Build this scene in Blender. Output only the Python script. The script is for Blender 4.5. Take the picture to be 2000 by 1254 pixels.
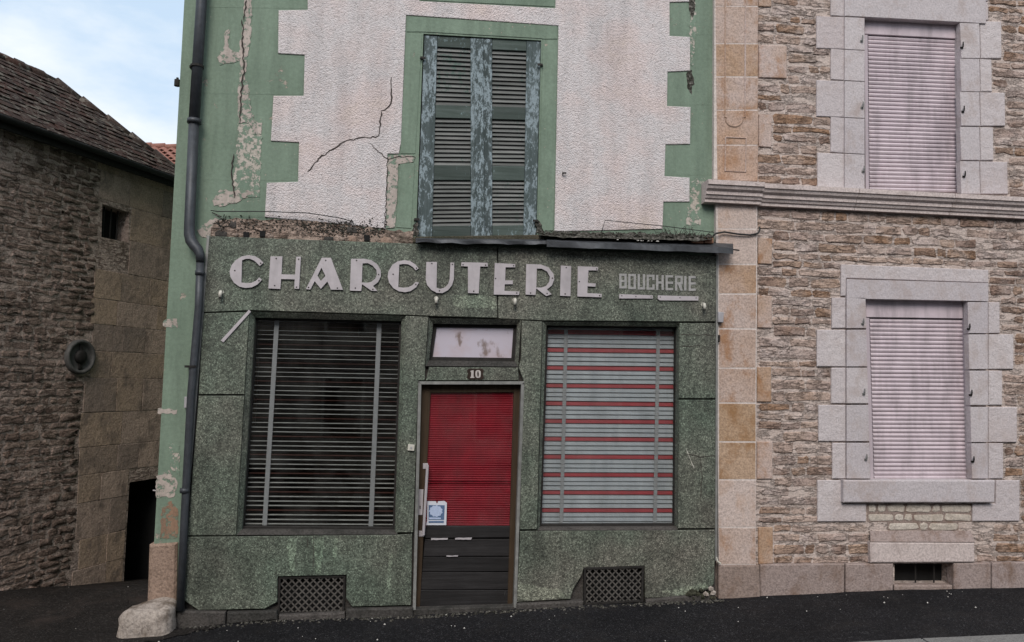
import bpy, math, random
from mathutils import Vector, Matrix, noise as mnoise
from mathutils.geometry import tessellate_polygon
random.seed(7)
R = math.radians
S = bpy.context.scene
C = S.collection
for o in list(bpy.data.objects):
    bpy.data.objects.remove(o)

# ------------------------------------------------------------------ camera
YAW, PITCH, ROLL, FOC = R(6.713), R(4.489), R(1.169), 1500.0      # focal length for a 2000 px wide picture
CAM = Vector((0.0, -7.2, 2.09))
FW = Vector((math.sin(YAW) * math.cos(PITCH), math.cos(YAW) * math.cos(PITCH), math.sin(PITCH)))
RT = Vector((math.cos(YAW), -math.sin(YAW), 0))
UP = RT.cross(FW)
RT, UP = RT * math.cos(ROLL) + UP * math.sin(ROLL), UP * math.cos(ROLL) - RT * math.sin(ROLL)
cd = bpy.data.cameras.new('camera')
cam = bpy.data.objects.new('camera', cd)
C.objects.link(cam)
cd.sensor_width = 36.0
cd.lens = 36.0 * FOC / 2000.0
cd.clip_start, cd.clip_end = 0.05, 2000
cam.matrix_world = Matrix(((RT.x, UP.x, -FW.x, CAM.x), (RT.y, UP.y, -FW.y, CAM.y), (RT.z, UP.z, -FW.z, CAM.z), (0, 0, 0, 1)))
S.camera = cam

# ------------------------------------------------------------------ sky, sun, exposure
SUN_EL, SUN_AZ = R(42), R(-13)          # azimuth measured from straight behind the camera, towards the right
w = bpy.data.worlds.new('World')
S.world = w
w.use_nodes = True
nt = w.node_tree
nt.nodes.clear()
wo = nt.nodes.new('ShaderNodeOutputWorld')
bg = nt.nodes.new('ShaderNodeBackground')
bg.inputs['Strength'].default_value = 0.1
sky = nt.nodes.new('ShaderNodeTexSky')
sky.sky_type = 'NISHITA'
sky.sun_disc = False
sky.sun_elevation = SUN_EL
sky.sun_rotation = math.pi - SUN_AZ
sky.air_density = 1.0
sky.dust_density = 1.5
tc = nt.nodes.new('ShaderNodeTexCoord')
mp = nt.nodes.new('ShaderNodeMapping')
mp.inputs['Scale'].default_value = (1.0, 1.0, 2.4)
mp.inputs['Location'].default_value = (0.35, 0.1, 0.0)
cn = nt.nodes.new('ShaderNodeTexNoise')
cn.inputs['Scale'].default_value = 2.6
cn.inputs['Detail'].default_value = 7
cn.inputs['Roughness'].default_value = 0.55
cr = nt.nodes.new('ShaderNodeValToRGB')
cr.color_ramp.elements[0].position = 0.42
cr.color_ramp.elements[0].color = (0, 0, 0, 1)
cr.color_ramp.elements[1].position = 0.62
cr.color_ramp.elements[1].color = (1, 1, 1, 1)
cm = nt.nodes.new('ShaderNodeMix')
cm.data_type = 'RGBA'
veil = nt.nodes.new('ShaderNodeMix')
veil.data_type = 'RGBA'
veil.inputs[0].default_value = 0.86
veil.inputs[7].default_value = (4.1, 5.15, 6.3, 1)      # thin high haze over the blue
cm.inputs[7].default_value = (6.4, 6.6, 6.75, 1)       # sunlit cloud
L = nt.links.new
L(tc.outputs['Generated'], mp.inputs[0]); L(mp.outputs[0], cn.inputs['Vector']); L(cn.outputs['Fac'], cr.inputs[0])
L(cr.outputs[0], cm.inputs[0]); L(sky.outputs[0], veil.inputs[6]); L(veil.outputs[2], cm.inputs[6]); L(cm.outputs[2], bg.inputs['Color']); L(bg.outputs[0], wo.inputs[0])

sd = bpy.data.lights.new('sun', 'SUN')
sd.energy = 1.5
sd.angle = R(30)
sd.color = (1.0, 0.92, 0.84)
sun = bpy.data.objects.new('sun', sd)
C.objects.link(sun)
sv = Vector((math.sin(SUN_AZ) * math.cos(SUN_EL), -math.cos(SUN_AZ) * math.cos(SUN_EL), math.sin(SUN_EL)))
sun.rotation_euler = sv.to_track_quat('Z', 'Y').to_euler()
sun.location = (-5, -9, 12)
S.view_settings.view_transform = 'Standard'
S.view_settings.look = 'None'
S.view_settings.exposure = 0.7
S.view_settings.gamma = 1.0
S.view_settings.use_curve_mapping = False

# ------------------------------------------------------------------ measuring: a direction of view -> a point on a real plane
def ray(px, py):
    return FW * FOC + RT * (px - 1000) + UP * (627 - py)
def P(px, py, y=0.0):
    d = ray(px, py)
    return CAM + d * ((y - CAM.y) / d.y)
BDIR = R(24.5)
BU = Vector((math.sin(BDIR), math.cos(BDIR), 0))
BN = Vector((math.cos(BDIR), -math.sin(BDIR), 0))
B0 = Vector((-4.29, 1.58, 0))
def PB(px, py, w=0.0):                       # the barn's long wall
    d = ray(px, py)
    o = B0 + BN * w
    return CAM + d * ((o - CAM).dot(BN) / d.dot(BN))
def zg(x, y):                                # height of the ground
    pts = [(-40, -.45), (-6, -.22), (-4.3, -.15), (-2.3, -.112), (-1.18, -.035), (0, -.02), (.95, .028), (2.86, .088), (3.3, .104), (4.67, .142), (6.06, .15), (40, .6)]
    z = pts[-1][1]
    for (a, b), (c, d) in zip(pts, pts[1:]):
        if x <= c:
            z = b + (d - b) * (x - a) / (c - a)
            break
    if y > 1.2 and x < 0:
        t = y - 1.2
        z -= .21 * (math.sqrt(t * t + .04) - .2) if t < 4 else .8
    return z

# ------------------------------------------------------------------ materials
class NT:
    def __init__(s, name):
        s.mt = bpy.data.materials.new(name)
        s.mt.use_nodes = True
        s.t = s.mt.node_tree
        s.t.nodes.clear()
        s.out = s.t.nodes.new('ShaderNodeOutputMaterial')
        s.b = s.t.nodes.new('ShaderNodeBsdfPrincipled')
        s.t.links.new(s.b.outputs[0], s.out.inputs[0])
        s.pos = s.t.nodes.new('ShaderNodeNewGeometry').outputs['Position']
        s._r = None
    def put(s, sock, v):
        if v is None: return
        if hasattr(v, 'node'): s.t.links.new(v, sock)
        elif isinstance(v, (tuple, list)): sock.default_value = tuple(v) + ((1,) if len(v) == 3 and len(sock.default_value) == 4 else ())
        else: sock.default_value = v
    def vec(s, sc, loc=(0, 0, 0)):
        n = s.t.nodes.new('ShaderNodeMapping')
        s.put(n.inputs['Vector'], s.pos); n.inputs['Scale'].default_value = sc; n.inputs['Location'].default_value = loc
        return n.outputs[0]
    def noise(s, scale, detail=4, rough=.55, vec=None, dist=0):
        n = s.t.nodes.new('ShaderNodeTexNoise')
        s.put(n.inputs['Vector'], vec or s.pos)
        n.inputs['Scale'].default_value = scale; n.inputs['Detail'].default_value = detail; n.inputs['Roughness'].default_value = rough; n.inputs['Distortion'].default_value = dist
        return n.outputs['Fac']
    def vor(s, scale, out='Color', vec=None, feature='F1'):
        n = s.t.nodes.new('ShaderNodeTexVoronoi')
        n.feature = feature
        s.put(n.inputs['Vector'], vec or s.pos); n.inputs['Scale'].default_value = scale
        o = n.outputs[out]
        if out == 'Color':
            q = s.t.nodes.new('ShaderNodeSeparateColor'); s.put(q.inputs[0], o); return q.outputs[0]
        return o
    def rnd(s):
        if s._r is None: s._r = s.t.nodes.new('ShaderNodeObjectInfo').outputs['Random']
        return s._r
    def ramp(s, fac, stops, interp='LINEAR'):
        n = s.t.nodes.new('ShaderNodeValToRGB'); r = n.color_ramp; r.interpolation = interp
        while len(r.elements) < len(stops): r.elements.new(.5)
        for e, (p, c) in zip(r.elements, stops):
            e.position = p
            if not isinstance(c, (tuple, list)): c = (c, c, c)
            e.color = tuple(c) + (1,)
        s.put(n.inputs[0], fac)
        return n.outputs[0]
    def mix(s, fac, a, b, mode='MIX'):
        n = s.t.nodes.new('ShaderNodeMix'); n.data_type = 'RGBA'; n.blend_type = mode
        s.put(n.inputs[0], fac); s.put(n.inputs[6], a); s.put(n.inputs[7], b)
        return n.outputs[2]
    def m(s, op, a, b=0.0):
        n = s.t.nodes.new('ShaderNodeMath'); n.operation = op
        s.put(n.inputs[0], a); s.put(n.inputs[1], b)
        return n.outputs[0]
    def mul(s, col, fac, k=1.0): return s.mix(k, col, fac, 'MULTIPLY')
    def bump(s, h, strength=.5, dist=.01, prev=None):
        n = s.t.nodes.new('ShaderNodeBump'); n.inputs['Strength'].default_value = strength; n.inputs['Distance'].default_value = dist
        s.put(n.inputs['Height'], h)
        if prev: s.put(n.inputs['Normal'], prev)
        return n.outputs[0]
    def z(s):
        n = s.t.nodes.new('ShaderNodeSeparateXYZ'); s.put(n.inputs[0], s.pos); return n.outputs[2]
    def done(s, col, rough=.8, normal=None, metal=0.0, spec=.3):
        s.put(s.b.inputs['Base Color'], col); s.put(s.b.inputs['Roughness'], rough); s.put(s.b.inputs['Metallic'], metal)
        s.put(s.b.inputs['Specular IOR Level'], spec)
        if normal: s.put(s.b.inputs['Normal'], normal)
        return s.mt

def paint_mat(name, lo, hi, peel, peel_at, streak=.5, fs=5.5):
    n = NT(name)
    c = n.ramp(n.noise(1.6, 6, .6), [(.3, lo), (.7, hi)])
    fine = n.noise(30, 5, .7)
    c = n.mul(c, n.ramp(fine, [(.3, .84), (.7, 1.1)]))
    st = n.noise(3.2, 6, .65, n.vec((3, 3, .35)))
    c = n.mul(c, n.ramp(st, [(.35, .62), (.6, 1.0)]), streak)
    a = n.noise(fs, 9, .74)
    pk = n.ramp(n.m('ADD', a, n.m('MULTIPLY', n.noise(.9, 2), .25)), [(peel_at, 0.0), (peel_at + .03, 1.0)])
    pc = n.mul(n.ramp(n.noise(14, 6, .7), [(.3, peel[0]), (.7, peel[1])]), n.ramp(fine, [(.3, .7), (.7, 1.1)]))
    c = n.mix(pk, c, pc)
    fk = n.m('MULTIPLY', n.ramp(n.m('ADD', n.vor(21, 'Distance'), n.m('MULTIPLY', n.noise(60, 3), .25)), [(.22, 1.0), (.26, 0.0)]), n.ramp(n.noise(2.3, 5, .7), [(.52, 0.0), (.60, .85)]))
    c = n.mix(fk, c, pc)
    h = n.m('SUBTRACT', n.m('MULTIPLY', n.noise(55, 4, .6), .35), n.m('MULTIPLY', pk, .6))
    return n.done(c, .82, n.bump(h, .5, .012))
M = {}
M['green'] = paint_mat('green_wall_paint', (.165, .225, .170), (.215, .285, .220), ((.36, .30, .25), (.5, .43, .37)), .765)
M['peeled'] = paint_mat('flaked_plaster', (.42, .36, .32), (.54, .47, .43), ((.16, .22, .165), (.20, .27, .21)), .66, .7, 17)
M['mottled'] = paint_mat('half_flaked_paint', (.17, .235, .18), (.22, .30, .23), ((.42, .38, .33), (.52, .47, .42)), .64, .5, 15)
M['rusty'] = paint_mat('rust_stained_plaster', (.27, .165, .11), (.33, .22, .155), ((.16, .20, .15), (.21, .26, .20)), .64, .8, 13)

n = NT('pink_roughcast')
big = n.noise(.9, 5, .6)
c = n.ramp(big, [(.28, (.60, .50, .44)), (.42, (.63, .545, .535)), (.52, (.60, .565, .57)), (.62, (.63, .55, .54)), (.74, (.62, .525, .53))])
gr = n.m('ADD', n.m('MULTIPLY', n.vor(75, 'Distance'), -.9), n.noise(30, 4, .6))
c = n.mul(c, n.ramp(n.noise(58, 4, .7), [(.30, .50), (.43, .98), (.7, 1.1)]))
pit = n.ramp(n.vor(26, 'Distance'), [(.08, (.45, .42, .40)), (.16, (1, 1, 1))])
c = n.mul(c, pit, n.ramp(n.noise(6, 4), [(.5, 0.0), (.62, 1.0)]))
c = n.mul(c, n.ramp(n.noise(2.2, 6, .65, n.vec((2.5, 2.5, .3))), [(.33, .72), (.55, 1.0)]), .6)
M['pink'] = n.done(c, .92, n.bump(n.m('ADD', gr, n.m('MULTIPLY', n.noise(120, 2), .5)), .55, .016), spec=.1)

def terrazzo(name, tint, light=1.0):
    n = NT(name)
    t = lambda v, g=1.0: (v * tint[0] * light * g, v * tint[1] * light * g, v * tint[2] * light * g)
    chip = n.vor(115)
    c = n.ramp(chip, [(.0, t(.05)), (.22, t(.10)), (.5, t(.135)), (.72, t(.175)), (.88, t(.23)), (.97, t(.34))])
    chip2 = n.vor(46)
    c = n.mix(n.ramp(chip2, [(.90, 0.0), (.93, .4)]), c, t(.27))
    c = n.mix(n.ramp(n.vor(60, vec=n.vec((1, 1, 1), (3, 1, 2))), [(.90, 0.0), (.93, .7)]), c, t(.06))
    c = n.mul(c, n.ramp(n.noise(1.3, 5, .6), [(.3, (.80, .92, .84)), (.7, (1.08, 1.02, .98))]))
    st = n.noise(2.6, 7, .7, n.vec((3.4, 3.4, .3)))
    c = n.mul(c, n.ramp(st, [(.33, .55), (.52, 1.0), (.75, 1.18)]), .7)
    c = n.mul(c, n.ramp(n.noise(2.3, 8, .72), [(.32, .42), (.52, 1.0)]), .75)
    c = n.mul(c, n.ramp(n.noise(.8, 3), [(.35, (.86, .97, .88)), (.65, (1.12, 1.02, .98))]))
    return n.done(c, .62, n.bump(n.vor(95, 'Distance'), .25, .004), spec=.35)
M['terrazzo'] = terrazzo('green_terrazzo', (.78, .845, .765))
M['terrazzo_pale'] = terrazzo('worn_green_terrazzo', (.82, .92, .80), 1.5)

def stone_mat(name, cols, grain=.5, stain=(.4, .3, .25), stain_k=.5, bump=.6, rough=.9, gscale=55, coarse=0, split_shade=0):
    n = NT(name)
    k = len(cols)
    r = n.m('ADD', n.rnd(), n.m('MULTIPLY', n.m('SUBTRACT', n.noise(2.0, 4, .6), .5), .55))
    c = n.ramp(r, [(i / max(1, k - 1), q) for i, q in enumerate(cols)])
    g = n.noise(gscale, 5, .7)
    c = n.mul(c, n.ramp(g, [(.3, 1 - grain), (.55, 1.0), (.75, 1 + grain * .4)]))
    s1 = n.ramp(n.noise(4.2, 7, .68, n.vec((1.2, 1.2, .8))), [(.50, 0.0), (.66, 1.0)])
    c = n.mix(n.m('MULTIPLY', s1, stain_k), c, stain)
    h = n.m('ADD', n.m('MULTIPLY', n.noise(16, 5, .6), 1.0), n.m('MULTIPLY', g, .4))
    if split_shade:                                  # thin dark lines painted in for shadow at stone lips and for splits
        q = n.m('ABSOLUTE', n.m('SUBTRACT', n.noise(3.6, 5, .62, n.vec((1, 1, 3.6))), .5))
        ln = n.ramp(q, [(0, 0.0), (.012, .15), (.032, 1.0)])
        gate = n.ramp(n.noise(5, 3), [(.44, 0.0), (.56, 1.0)])
        c = n.mul(c, n.ramp(ln, [(0, (.36, .32, .30)), (1, (1, 1, 1))]), n.m('MULTIPLY', gate, split_shade))
        h = n.m('ADD', h, n.m('MULTIPLY', ln, .8))
    if coarse: h = n.m('ADD', h, n.m('MULTIPLY', n.noise(9, 6, .7, n.vec((1, 1, 2.6))), coarse))
    return n.done(c, rough, n.bump(h, bump, .02), spec=.15)
M['rubble'] = stone_mat('brown_rubble_stone', [(.31, .20, .145), (.51, .395, .34), (.46, .345, .295), (.55, .455, .41), (.34, .205, .13), (.52, .395, .33), (.44, .335, .295), (.56, .465, .43), (.30, .205, .165), (.48, .34, .26)], .5, (.30, .22, .18), .45, 1.0, coarse=.9, split_shade=.45)
M['mortar'] = stone_mat('pink_beige_mortar', [(.58, .485, .44), (.58, .485, .44)], .4, (.42, .33, .285), .5, 1.0, coarse=.5, split_shade=.35)
M['pale'] = stone_mat('pale_dressed_stone', [(.49, .45, .465), (.54, .495, .505), (.475, .435, .455)], .3, (.36, .29, .265), .6, .35)
M['pale_rough'] = stone_mat('pale_pecked_stone', [(.52, .47, .48), (.57, .52, .525), (.51, .45, .455)], .26, (.42, .35, .33), .45, .7, gscale=60)
M['white_rubble'] = stone_mat('cream_rubble_stone', [(.52, .46, .40), (.60, .54, .48)], .4, (.35, .28, .22), .4, .8)
M['orange'] = stone_mat('orange_limestone', [(.45, .32, .25), (.52, .42, .38), (.43, .29, .20), (.54, .44, .41), (.46, .31, .225)], .45, (.30, .145, .06), .75, .5)
M['ochre'] = stone_mat('ochre_limestone', [(.42, .285, .185), (.47, .34, .25)], .45, (.28, .155, .075), .9, .5)
M['orange_pale'] = stone_mat('pale_pink_limestone', [(.53, .43, .385), (.56, .46, .42)], .4, (.42, .27, .18), .5, .5)
M['light_mortar'] = stone_mat('pale_pointing', [(.62, .545, .51), (.62, .545, .51)], .3, (.5, .42, .38), .4, .5)
M['cornice'] = stone_mat('grey_pink_cornice_stone', [(.55, .47, .45), (.58, .50, .48)], .4, (.30, .24, .22), .5, .4)
M['base_course'] = stone_mat('grimy_base_course', [(.065, .06, .056), (.10, .09, .084), (.05, .048, .045)], .55, (.022, .022, .02), .75, .8)
M['bared'] = stone_mat('crumbling_bared_plaster', [(.34, .25, .20), (.42, .33, .28), (.30, .22, .18)], .6, (.07, .06, .045), .9, 1.0, gscale=38, coarse=1.5, split_shade=1.0)
M['plinth'] = stone_mat('grey_plinth_stone', [(.30, .235, .21), (.34, .275, .26), (.28, .215, .185)], .45, (.16, .10, .07), .7, .6)
M['barn_stone'] = stone_mat('dark_barn_stone', [(.33, .235, .19), (.46, .35, .30), (.27, .195, .16), (.41, .305, .25)], .65, (.12, .095, .075), .6, 1.0, coarse=1.2, split_shade=.7)
M['barn_mortar'] = stone_mat('barn_lime_mortar', [(.52, .41, .355), (.52, .41, .355)], .55, (.19, .145, .115), .75, 1.0, coarse=1.2, split_shade=.8)
M['barn_block'] = stone_mat('barn_ashlar', [(.52, .39, .32), (.33, .255, .215), (.49, .36, .27), (.30, .235, .20)], .55, (.17, .135, .115), .8, .6)
M['corner_stone'] = stone_mat('worn_corner_stone', [(.30, .21, .165), (.33, .24, .19)], .5, (.13, .09, .065), .7, .7)
M['guard'] = stone_mat('worn_pale_boulder', [(.36, .31, .275), (.42, .37, .33)], .55, (.095, .07, .05), .95, .8, gscale=38)
M['debris'] = stone_mat('mossy_rubble', [(.05, .05, .035), (.16, .13, .10), (.30, .24, .20), (.09, .07, .05)], .7, (.03, .03, .018), .8, 1.0)
n = NT('dark_moss')
c = n.ramp(n.noise(38, 4, .7), [(.3, (.014, .014, .011)), (.47, (.045, .043, .036)), (.58, (.10, .095, .085)), (.70, (.24, .22, .20))])
M['moss'] = n.done(c, .95, n.bump(n.noise(70, 3), .8, .01), 0, .1)
M['terracotta'] = stone_mat('broken_terracotta', [(.34, .17, .11), (.40, .22, .15)], .4, (.2, .12, .08), .5, .6)

def wood(name, cols, vert=True, peel=None, rough=.75, pk=.55):
    n = NT(name)
    v = n.vec((26, 26, 1.4) if vert else (1.4, 26, 26))
    g = n.noise(1.5, 6, .65, v)
    g2 = n.m('ADD', n.m('MULTIPLY', g, .7), n.m('MULTIPLY', n.noise(3.5, 5, .65), .3))
    k = len(cols)
    c = n.ramp(g2, [(.28 + .44 * i / (k - 1), q) for i, q in enumerate(cols)])
    c = n.mul(c, n.ramp(n.rnd(), [(0, .72), (1, 1.2)]))
    if peel:
        mk = n.m('ADD', n.m('MULTIPLY', n.noise(20, 8, .78, n.vec((1.4, 1.4, .6))), .75), n.m('MULTIPLY', n.noise(1.7, 3), .3))
        c = n.mix(n.ramp(mk, [(pk, 0.0), (pk + .04, 1.0)]), c, n.mul(peel, n.ramp(n.noise(70, 3), [(.3, .7), (.7, 1.15)])))
    return n.done(c, rough, n.bump(g, .6, .006), spec=.25)
M['shutter_wood'] = wood('flaking_blue_green_wood', [(.036, .05, .049), (.062, .082, .084), (.10, .122, .128)], True, (.255, .315, .345), pk=.525)
M['slat_wood'] = wood('bare_grey_slat_wood', [(.075, .08, .078), (.14, .145, .14), (.215, .215, .21)], False, (.08, .12, .105), pk=.58)
M['rail_wood'] = wood('dark_green_rail_wood', [(.035, .048, .042), (.06, .08, .072), (.09, .11, .105)], False, (.20, .27, .29), pk=.60)
M['door_wood'] = wood('dark_door_wood', [(.008, .0075, .0078), (.018, .0165, .017), (.034, .032, .033)], False, (.10, .10, .10), pk=.66)
M['door_brown'] = wood('brown_door_wood', [(.03, .019, .011), (.055, .035, .02), (.085, .055, .034)], True)
M['beam'] = wood('blackened_eave_wood', [(.008, .008, .008), (.016, .014, .013), (.03, .027, .025)], False)

def plain(name, col, rough=.5, metal=0.0, var=.25, scale=12, dirt=.4, bump=.1, spec=.4):
    n = NT(name)
    c = n.mul(col, n.ramp(n.noise(scale, 6, .65), [(.3, 1 - var), (.7, 1 + var * .5)]))
    c = n.mul(c, n.ramp(n.noise(2.4, 7, .7, n.vec((3, 3, .5))), [(.35, .45), (.55, 1.0)]), dirt)
    return n.done(c, rough, n.bump(n.noise(scale * 4, 4), bump, .004), metal, spec)
M['letter'] = plain('dull_aluminium', (.46, .425, .445), .55, .1, .14, 10, .25)
M['letter_faint'] = plain('faded_grey_letter_paint', (.35, .345, .34), .8, 0, .3, 60, .2)
M['screw'] = plain('dark_screw', (.05, .045, .045), .5, .5)
M['trim'] = plain('grey_edge_trim', (.26, .26, .25), .5, .2, .3, 15, .5)
M['pipe'] = plain('grey_painted_zinc', (.062, .068, .078), .5, .3, .3, 14, .5)
M['zinc'] = plain('weathered_zinc_sheet', (.085, .09, .10), .55, .4, .4, 9, .6)
M['iron'] = plain('rusty_black_iron', (.028, .025, .023), .7, .3, .5, 25, .5, .4)
M['lattice'] = plain('grimy_iron_lattice', (.12, .11, .10), .6, .3, .45, 25, .5, .3)
M['black'] = plain('shade_black_opening', (.008, .008, .008), .9)  # near-black colour stands in for the shade inside openings and behind panes
M['interior'] = plain('dim_brown_interior', (.055, .038, .026), .85, 0, .5, 2.5, .6)
M['shutter_pvc'] = plain('pink_grey_pvc', (.56, .475, .515), .6, 0, .16, 5, .5)
M['pvc_frame'] = plain('mauve_grey_guide_rail', (.46, .395, .43), .5, 0, .08, 6, .2)
M['blind_grey'] = plain('dusty_grey_blind_slat', (.325, .335, .36), .6, 0, .15, 8, .35)
M['blind_red'] = plain('dark_red_blind_slat', (.27, .022, .03), .55, 0, .2, 8, .3)
M['blind_grey_shaded'] = plain('dusty_shade_dimmed_slat', (.29, .28, .27), .55, 0, .3, 8, .35)  # the grey slat again, its colour dimmed for shade in the open blind
M['blind_red_shaded'] = plain('shade_darkened_red_slat', (.06, .022, .016), .6, 0, .3, 8, .4)  # the red slat with shade mixed into its colour, nearly lost between slats
M['tape'] = plain('grey_ladder_tape', (.27, .265, .275), .8, 0, .1, 20, .2)
M['red_rib'] = plain('crimson_ribbed_blind', (.29, .010, .024), .5, 0, .25, 5, .3)
M['white'] = plain('yellowed_white_plastic', (.55, .53, .47), .5, 0, .15, 20, .3)
M['grey_box'] = plain('grey_plastic', (.36, .35, .37), .5)
M['number'] = plain('brown_enamel', (.03, .018, .013), .4)
M['digit'] = plain('cream_enamel', (.50, .46, .44), .4)
M['paper'] = plain('white_notice_paper', (.58, .60, .66), .6, 0, .08, 30, .1)
M['blue'] = plain('blue_notice_ink', (.085, .14, .25), .6, 0, .15, 60, .1)
M['pale_blue'] = plain('pale_blue_notice_ink', (.42, .50, .68), .6, 0, .15, 90, .1)
M['plate'] = plain('dull_grey_iron', (.13, .125, .12), .7, .2, .3, 20, .5, .3)
M['cable'] = plain('black_cable', (.02, .02, .02), .6)
M['crack'] = plain('open_crack_shadow', (.05, .04, .036), .95)
M['litter'] = plain('pale_grit', (.5, .48, .45), .8)

n = NT('stained_frosted_glass')
c = n.ramp(n.noise(3.4, 4, .55), [(.3, (.46, .36, .37)), (.55, (.50, .46, .53))])
c = n.mul(c, n.ramp(n.noise(9, 4, .6, n.vec((1, 1, .55), (.4, 0, .3))), [(.33, (.35, .28, .2)), (.44, (1, 1, 1))]), .85)
M['frosted'] = n.done(c, .35, None, 0, .5)

def asphalt(name, col, chips, dirtcol, k):
    n = NT(name)
    ch = n.m('ADD', n.m('MULTIPLY', n.vor(190), .6), n.m('MULTIPLY', n.vor(75), .42))
    c = n.ramp(ch, [(0, tuple(v * .45 for v in col)), (.55, col), (.84, tuple(v * 1.8 for v in col)), (.96, chips)])
    c = n.mul(c, n.ramp(n.noise(1.1, 6, .65), [(.3, .7), (.7, 1.25)]))
    d = n.ramp(n.noise(1.9, 7, .7), [(.52, 0.0), (.68, 1.0)])
    c = n.mix(n.m('MULTIPLY', d, k), c, n.mul(dirtcol, n.ramp(n.noise(90, 3), [(.3, .5), (.7, 1.3)])))
    h = n.m('ADD', n.vor(150, 'Distance'), n.noise(6, 5))
    return n.done(c, n.ramp(n.noise(2.5, 5), [(.3, .62), (.7, .9)]), n.bump(h, .6, .008), 0, .1)
M['asphalt'] = asphalt('dark_asphalt', (.0125, .0122, .0138), (.085, .083, .085), (.03, .027, .026), .5)
M['alley'] = asphalt('gritty_brown_alley', (.019, .0165, .0155), (.10, .09, .085), (.050, .039, .035), .8)
M['kerbstone'] = stone_mat('grey_kerb_granite', [(.17, .17, .17), (.2, .195, .19)], .4, (.08, .08, .08), .4, .4)

def tile_mat(name, cols, lichen, k):
    n = NT(name)
    q = len(cols)
    r = n.m('ADD', n.m('MULTIPLY', n.rnd(), .7), n.m('MULTIPLY', n.noise(1.2, 4), .3))
    c = n.ramp(r, [(i / (q - 1), v) for i, v in enumerate(cols)])
    c = n.mul(c, n.ramp(n.noise(40, 5, .7), [(.3, .6), (.7, 1.2)]))
    c = n.mix(n.m('MULTIPLY', n.ramp(n.noise(11, 7, .72), [(.52, 0.0), (.60, 1.0)]), k), c, lichen)
    return n.done(c, .9, n.bump(n.noise(45, 4), .6, .008), 0, .15)
M['old_tile'] = tile_mat('mossy_brown_roof_tile', [(.030, .022, .02), (.06, .038, .032), (.042, .033, .03), (.066, .036, .030), (.032, .027, .026)], (.17, .155, .135), .8)
M['red_tile'] = tile_mat('red_clay_roof_tile', [(.26, .12, .09), (.33, .165, .13), (.29, .14, .115)], (.2, .17, .14), .35)

n = NT('window_glass')                       # real pane: see-through with a mirror-like share that grows towards grazing views
tr = n.t.nodes.new('ShaderNodeBsdfTransparent'); tr.inputs[0].default_value = (.95, .965, .96, 1)
gl = n.t.nodes.new('ShaderNodeBsdfGlossy'); gl.inputs['Roughness'].default_value = .03
fr = n.t.nodes.new('ShaderNodeLayerWeight'); fr.inputs[0].default_value = .5
df = n.t.nodes.new('ShaderNodeBsdfDiffuse'); df.inputs[0].default_value = (.4, .4, .38, 1)
mx = n.t.nodes.new('ShaderNodeMixShader'); mx2 = n.t.nodes.new('ShaderNodeMixShader')
n.put(mx2.inputs[0], n.m('MULTIPLY', n.ramp(n.noise(3.5, 8, .7), [(.45, .0), (.78, .035)]), 1.0))
n.put(mx.inputs[0], n.m('ADD', n.m('MULTIPLY', n.m('POWER', fr.outputs['Facing'], 5.0), .8), .04)); n.t.links.new(tr.outputs[0], mx.inputs[1]); n.t.links.new(gl.outputs[0], mx.inputs[2])
n.t.links.new(mx.outputs[0], mx2.inputs[1]); n.t.links.new(df.outputs[0], mx2.inputs[2]); n.t.links.new(mx2.outputs[0], n.out.inputs[0])
M['glass'] = n.mt
M['opposite'] = plain('grey_beige_render', (.26, .23, .20), .9)

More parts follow.
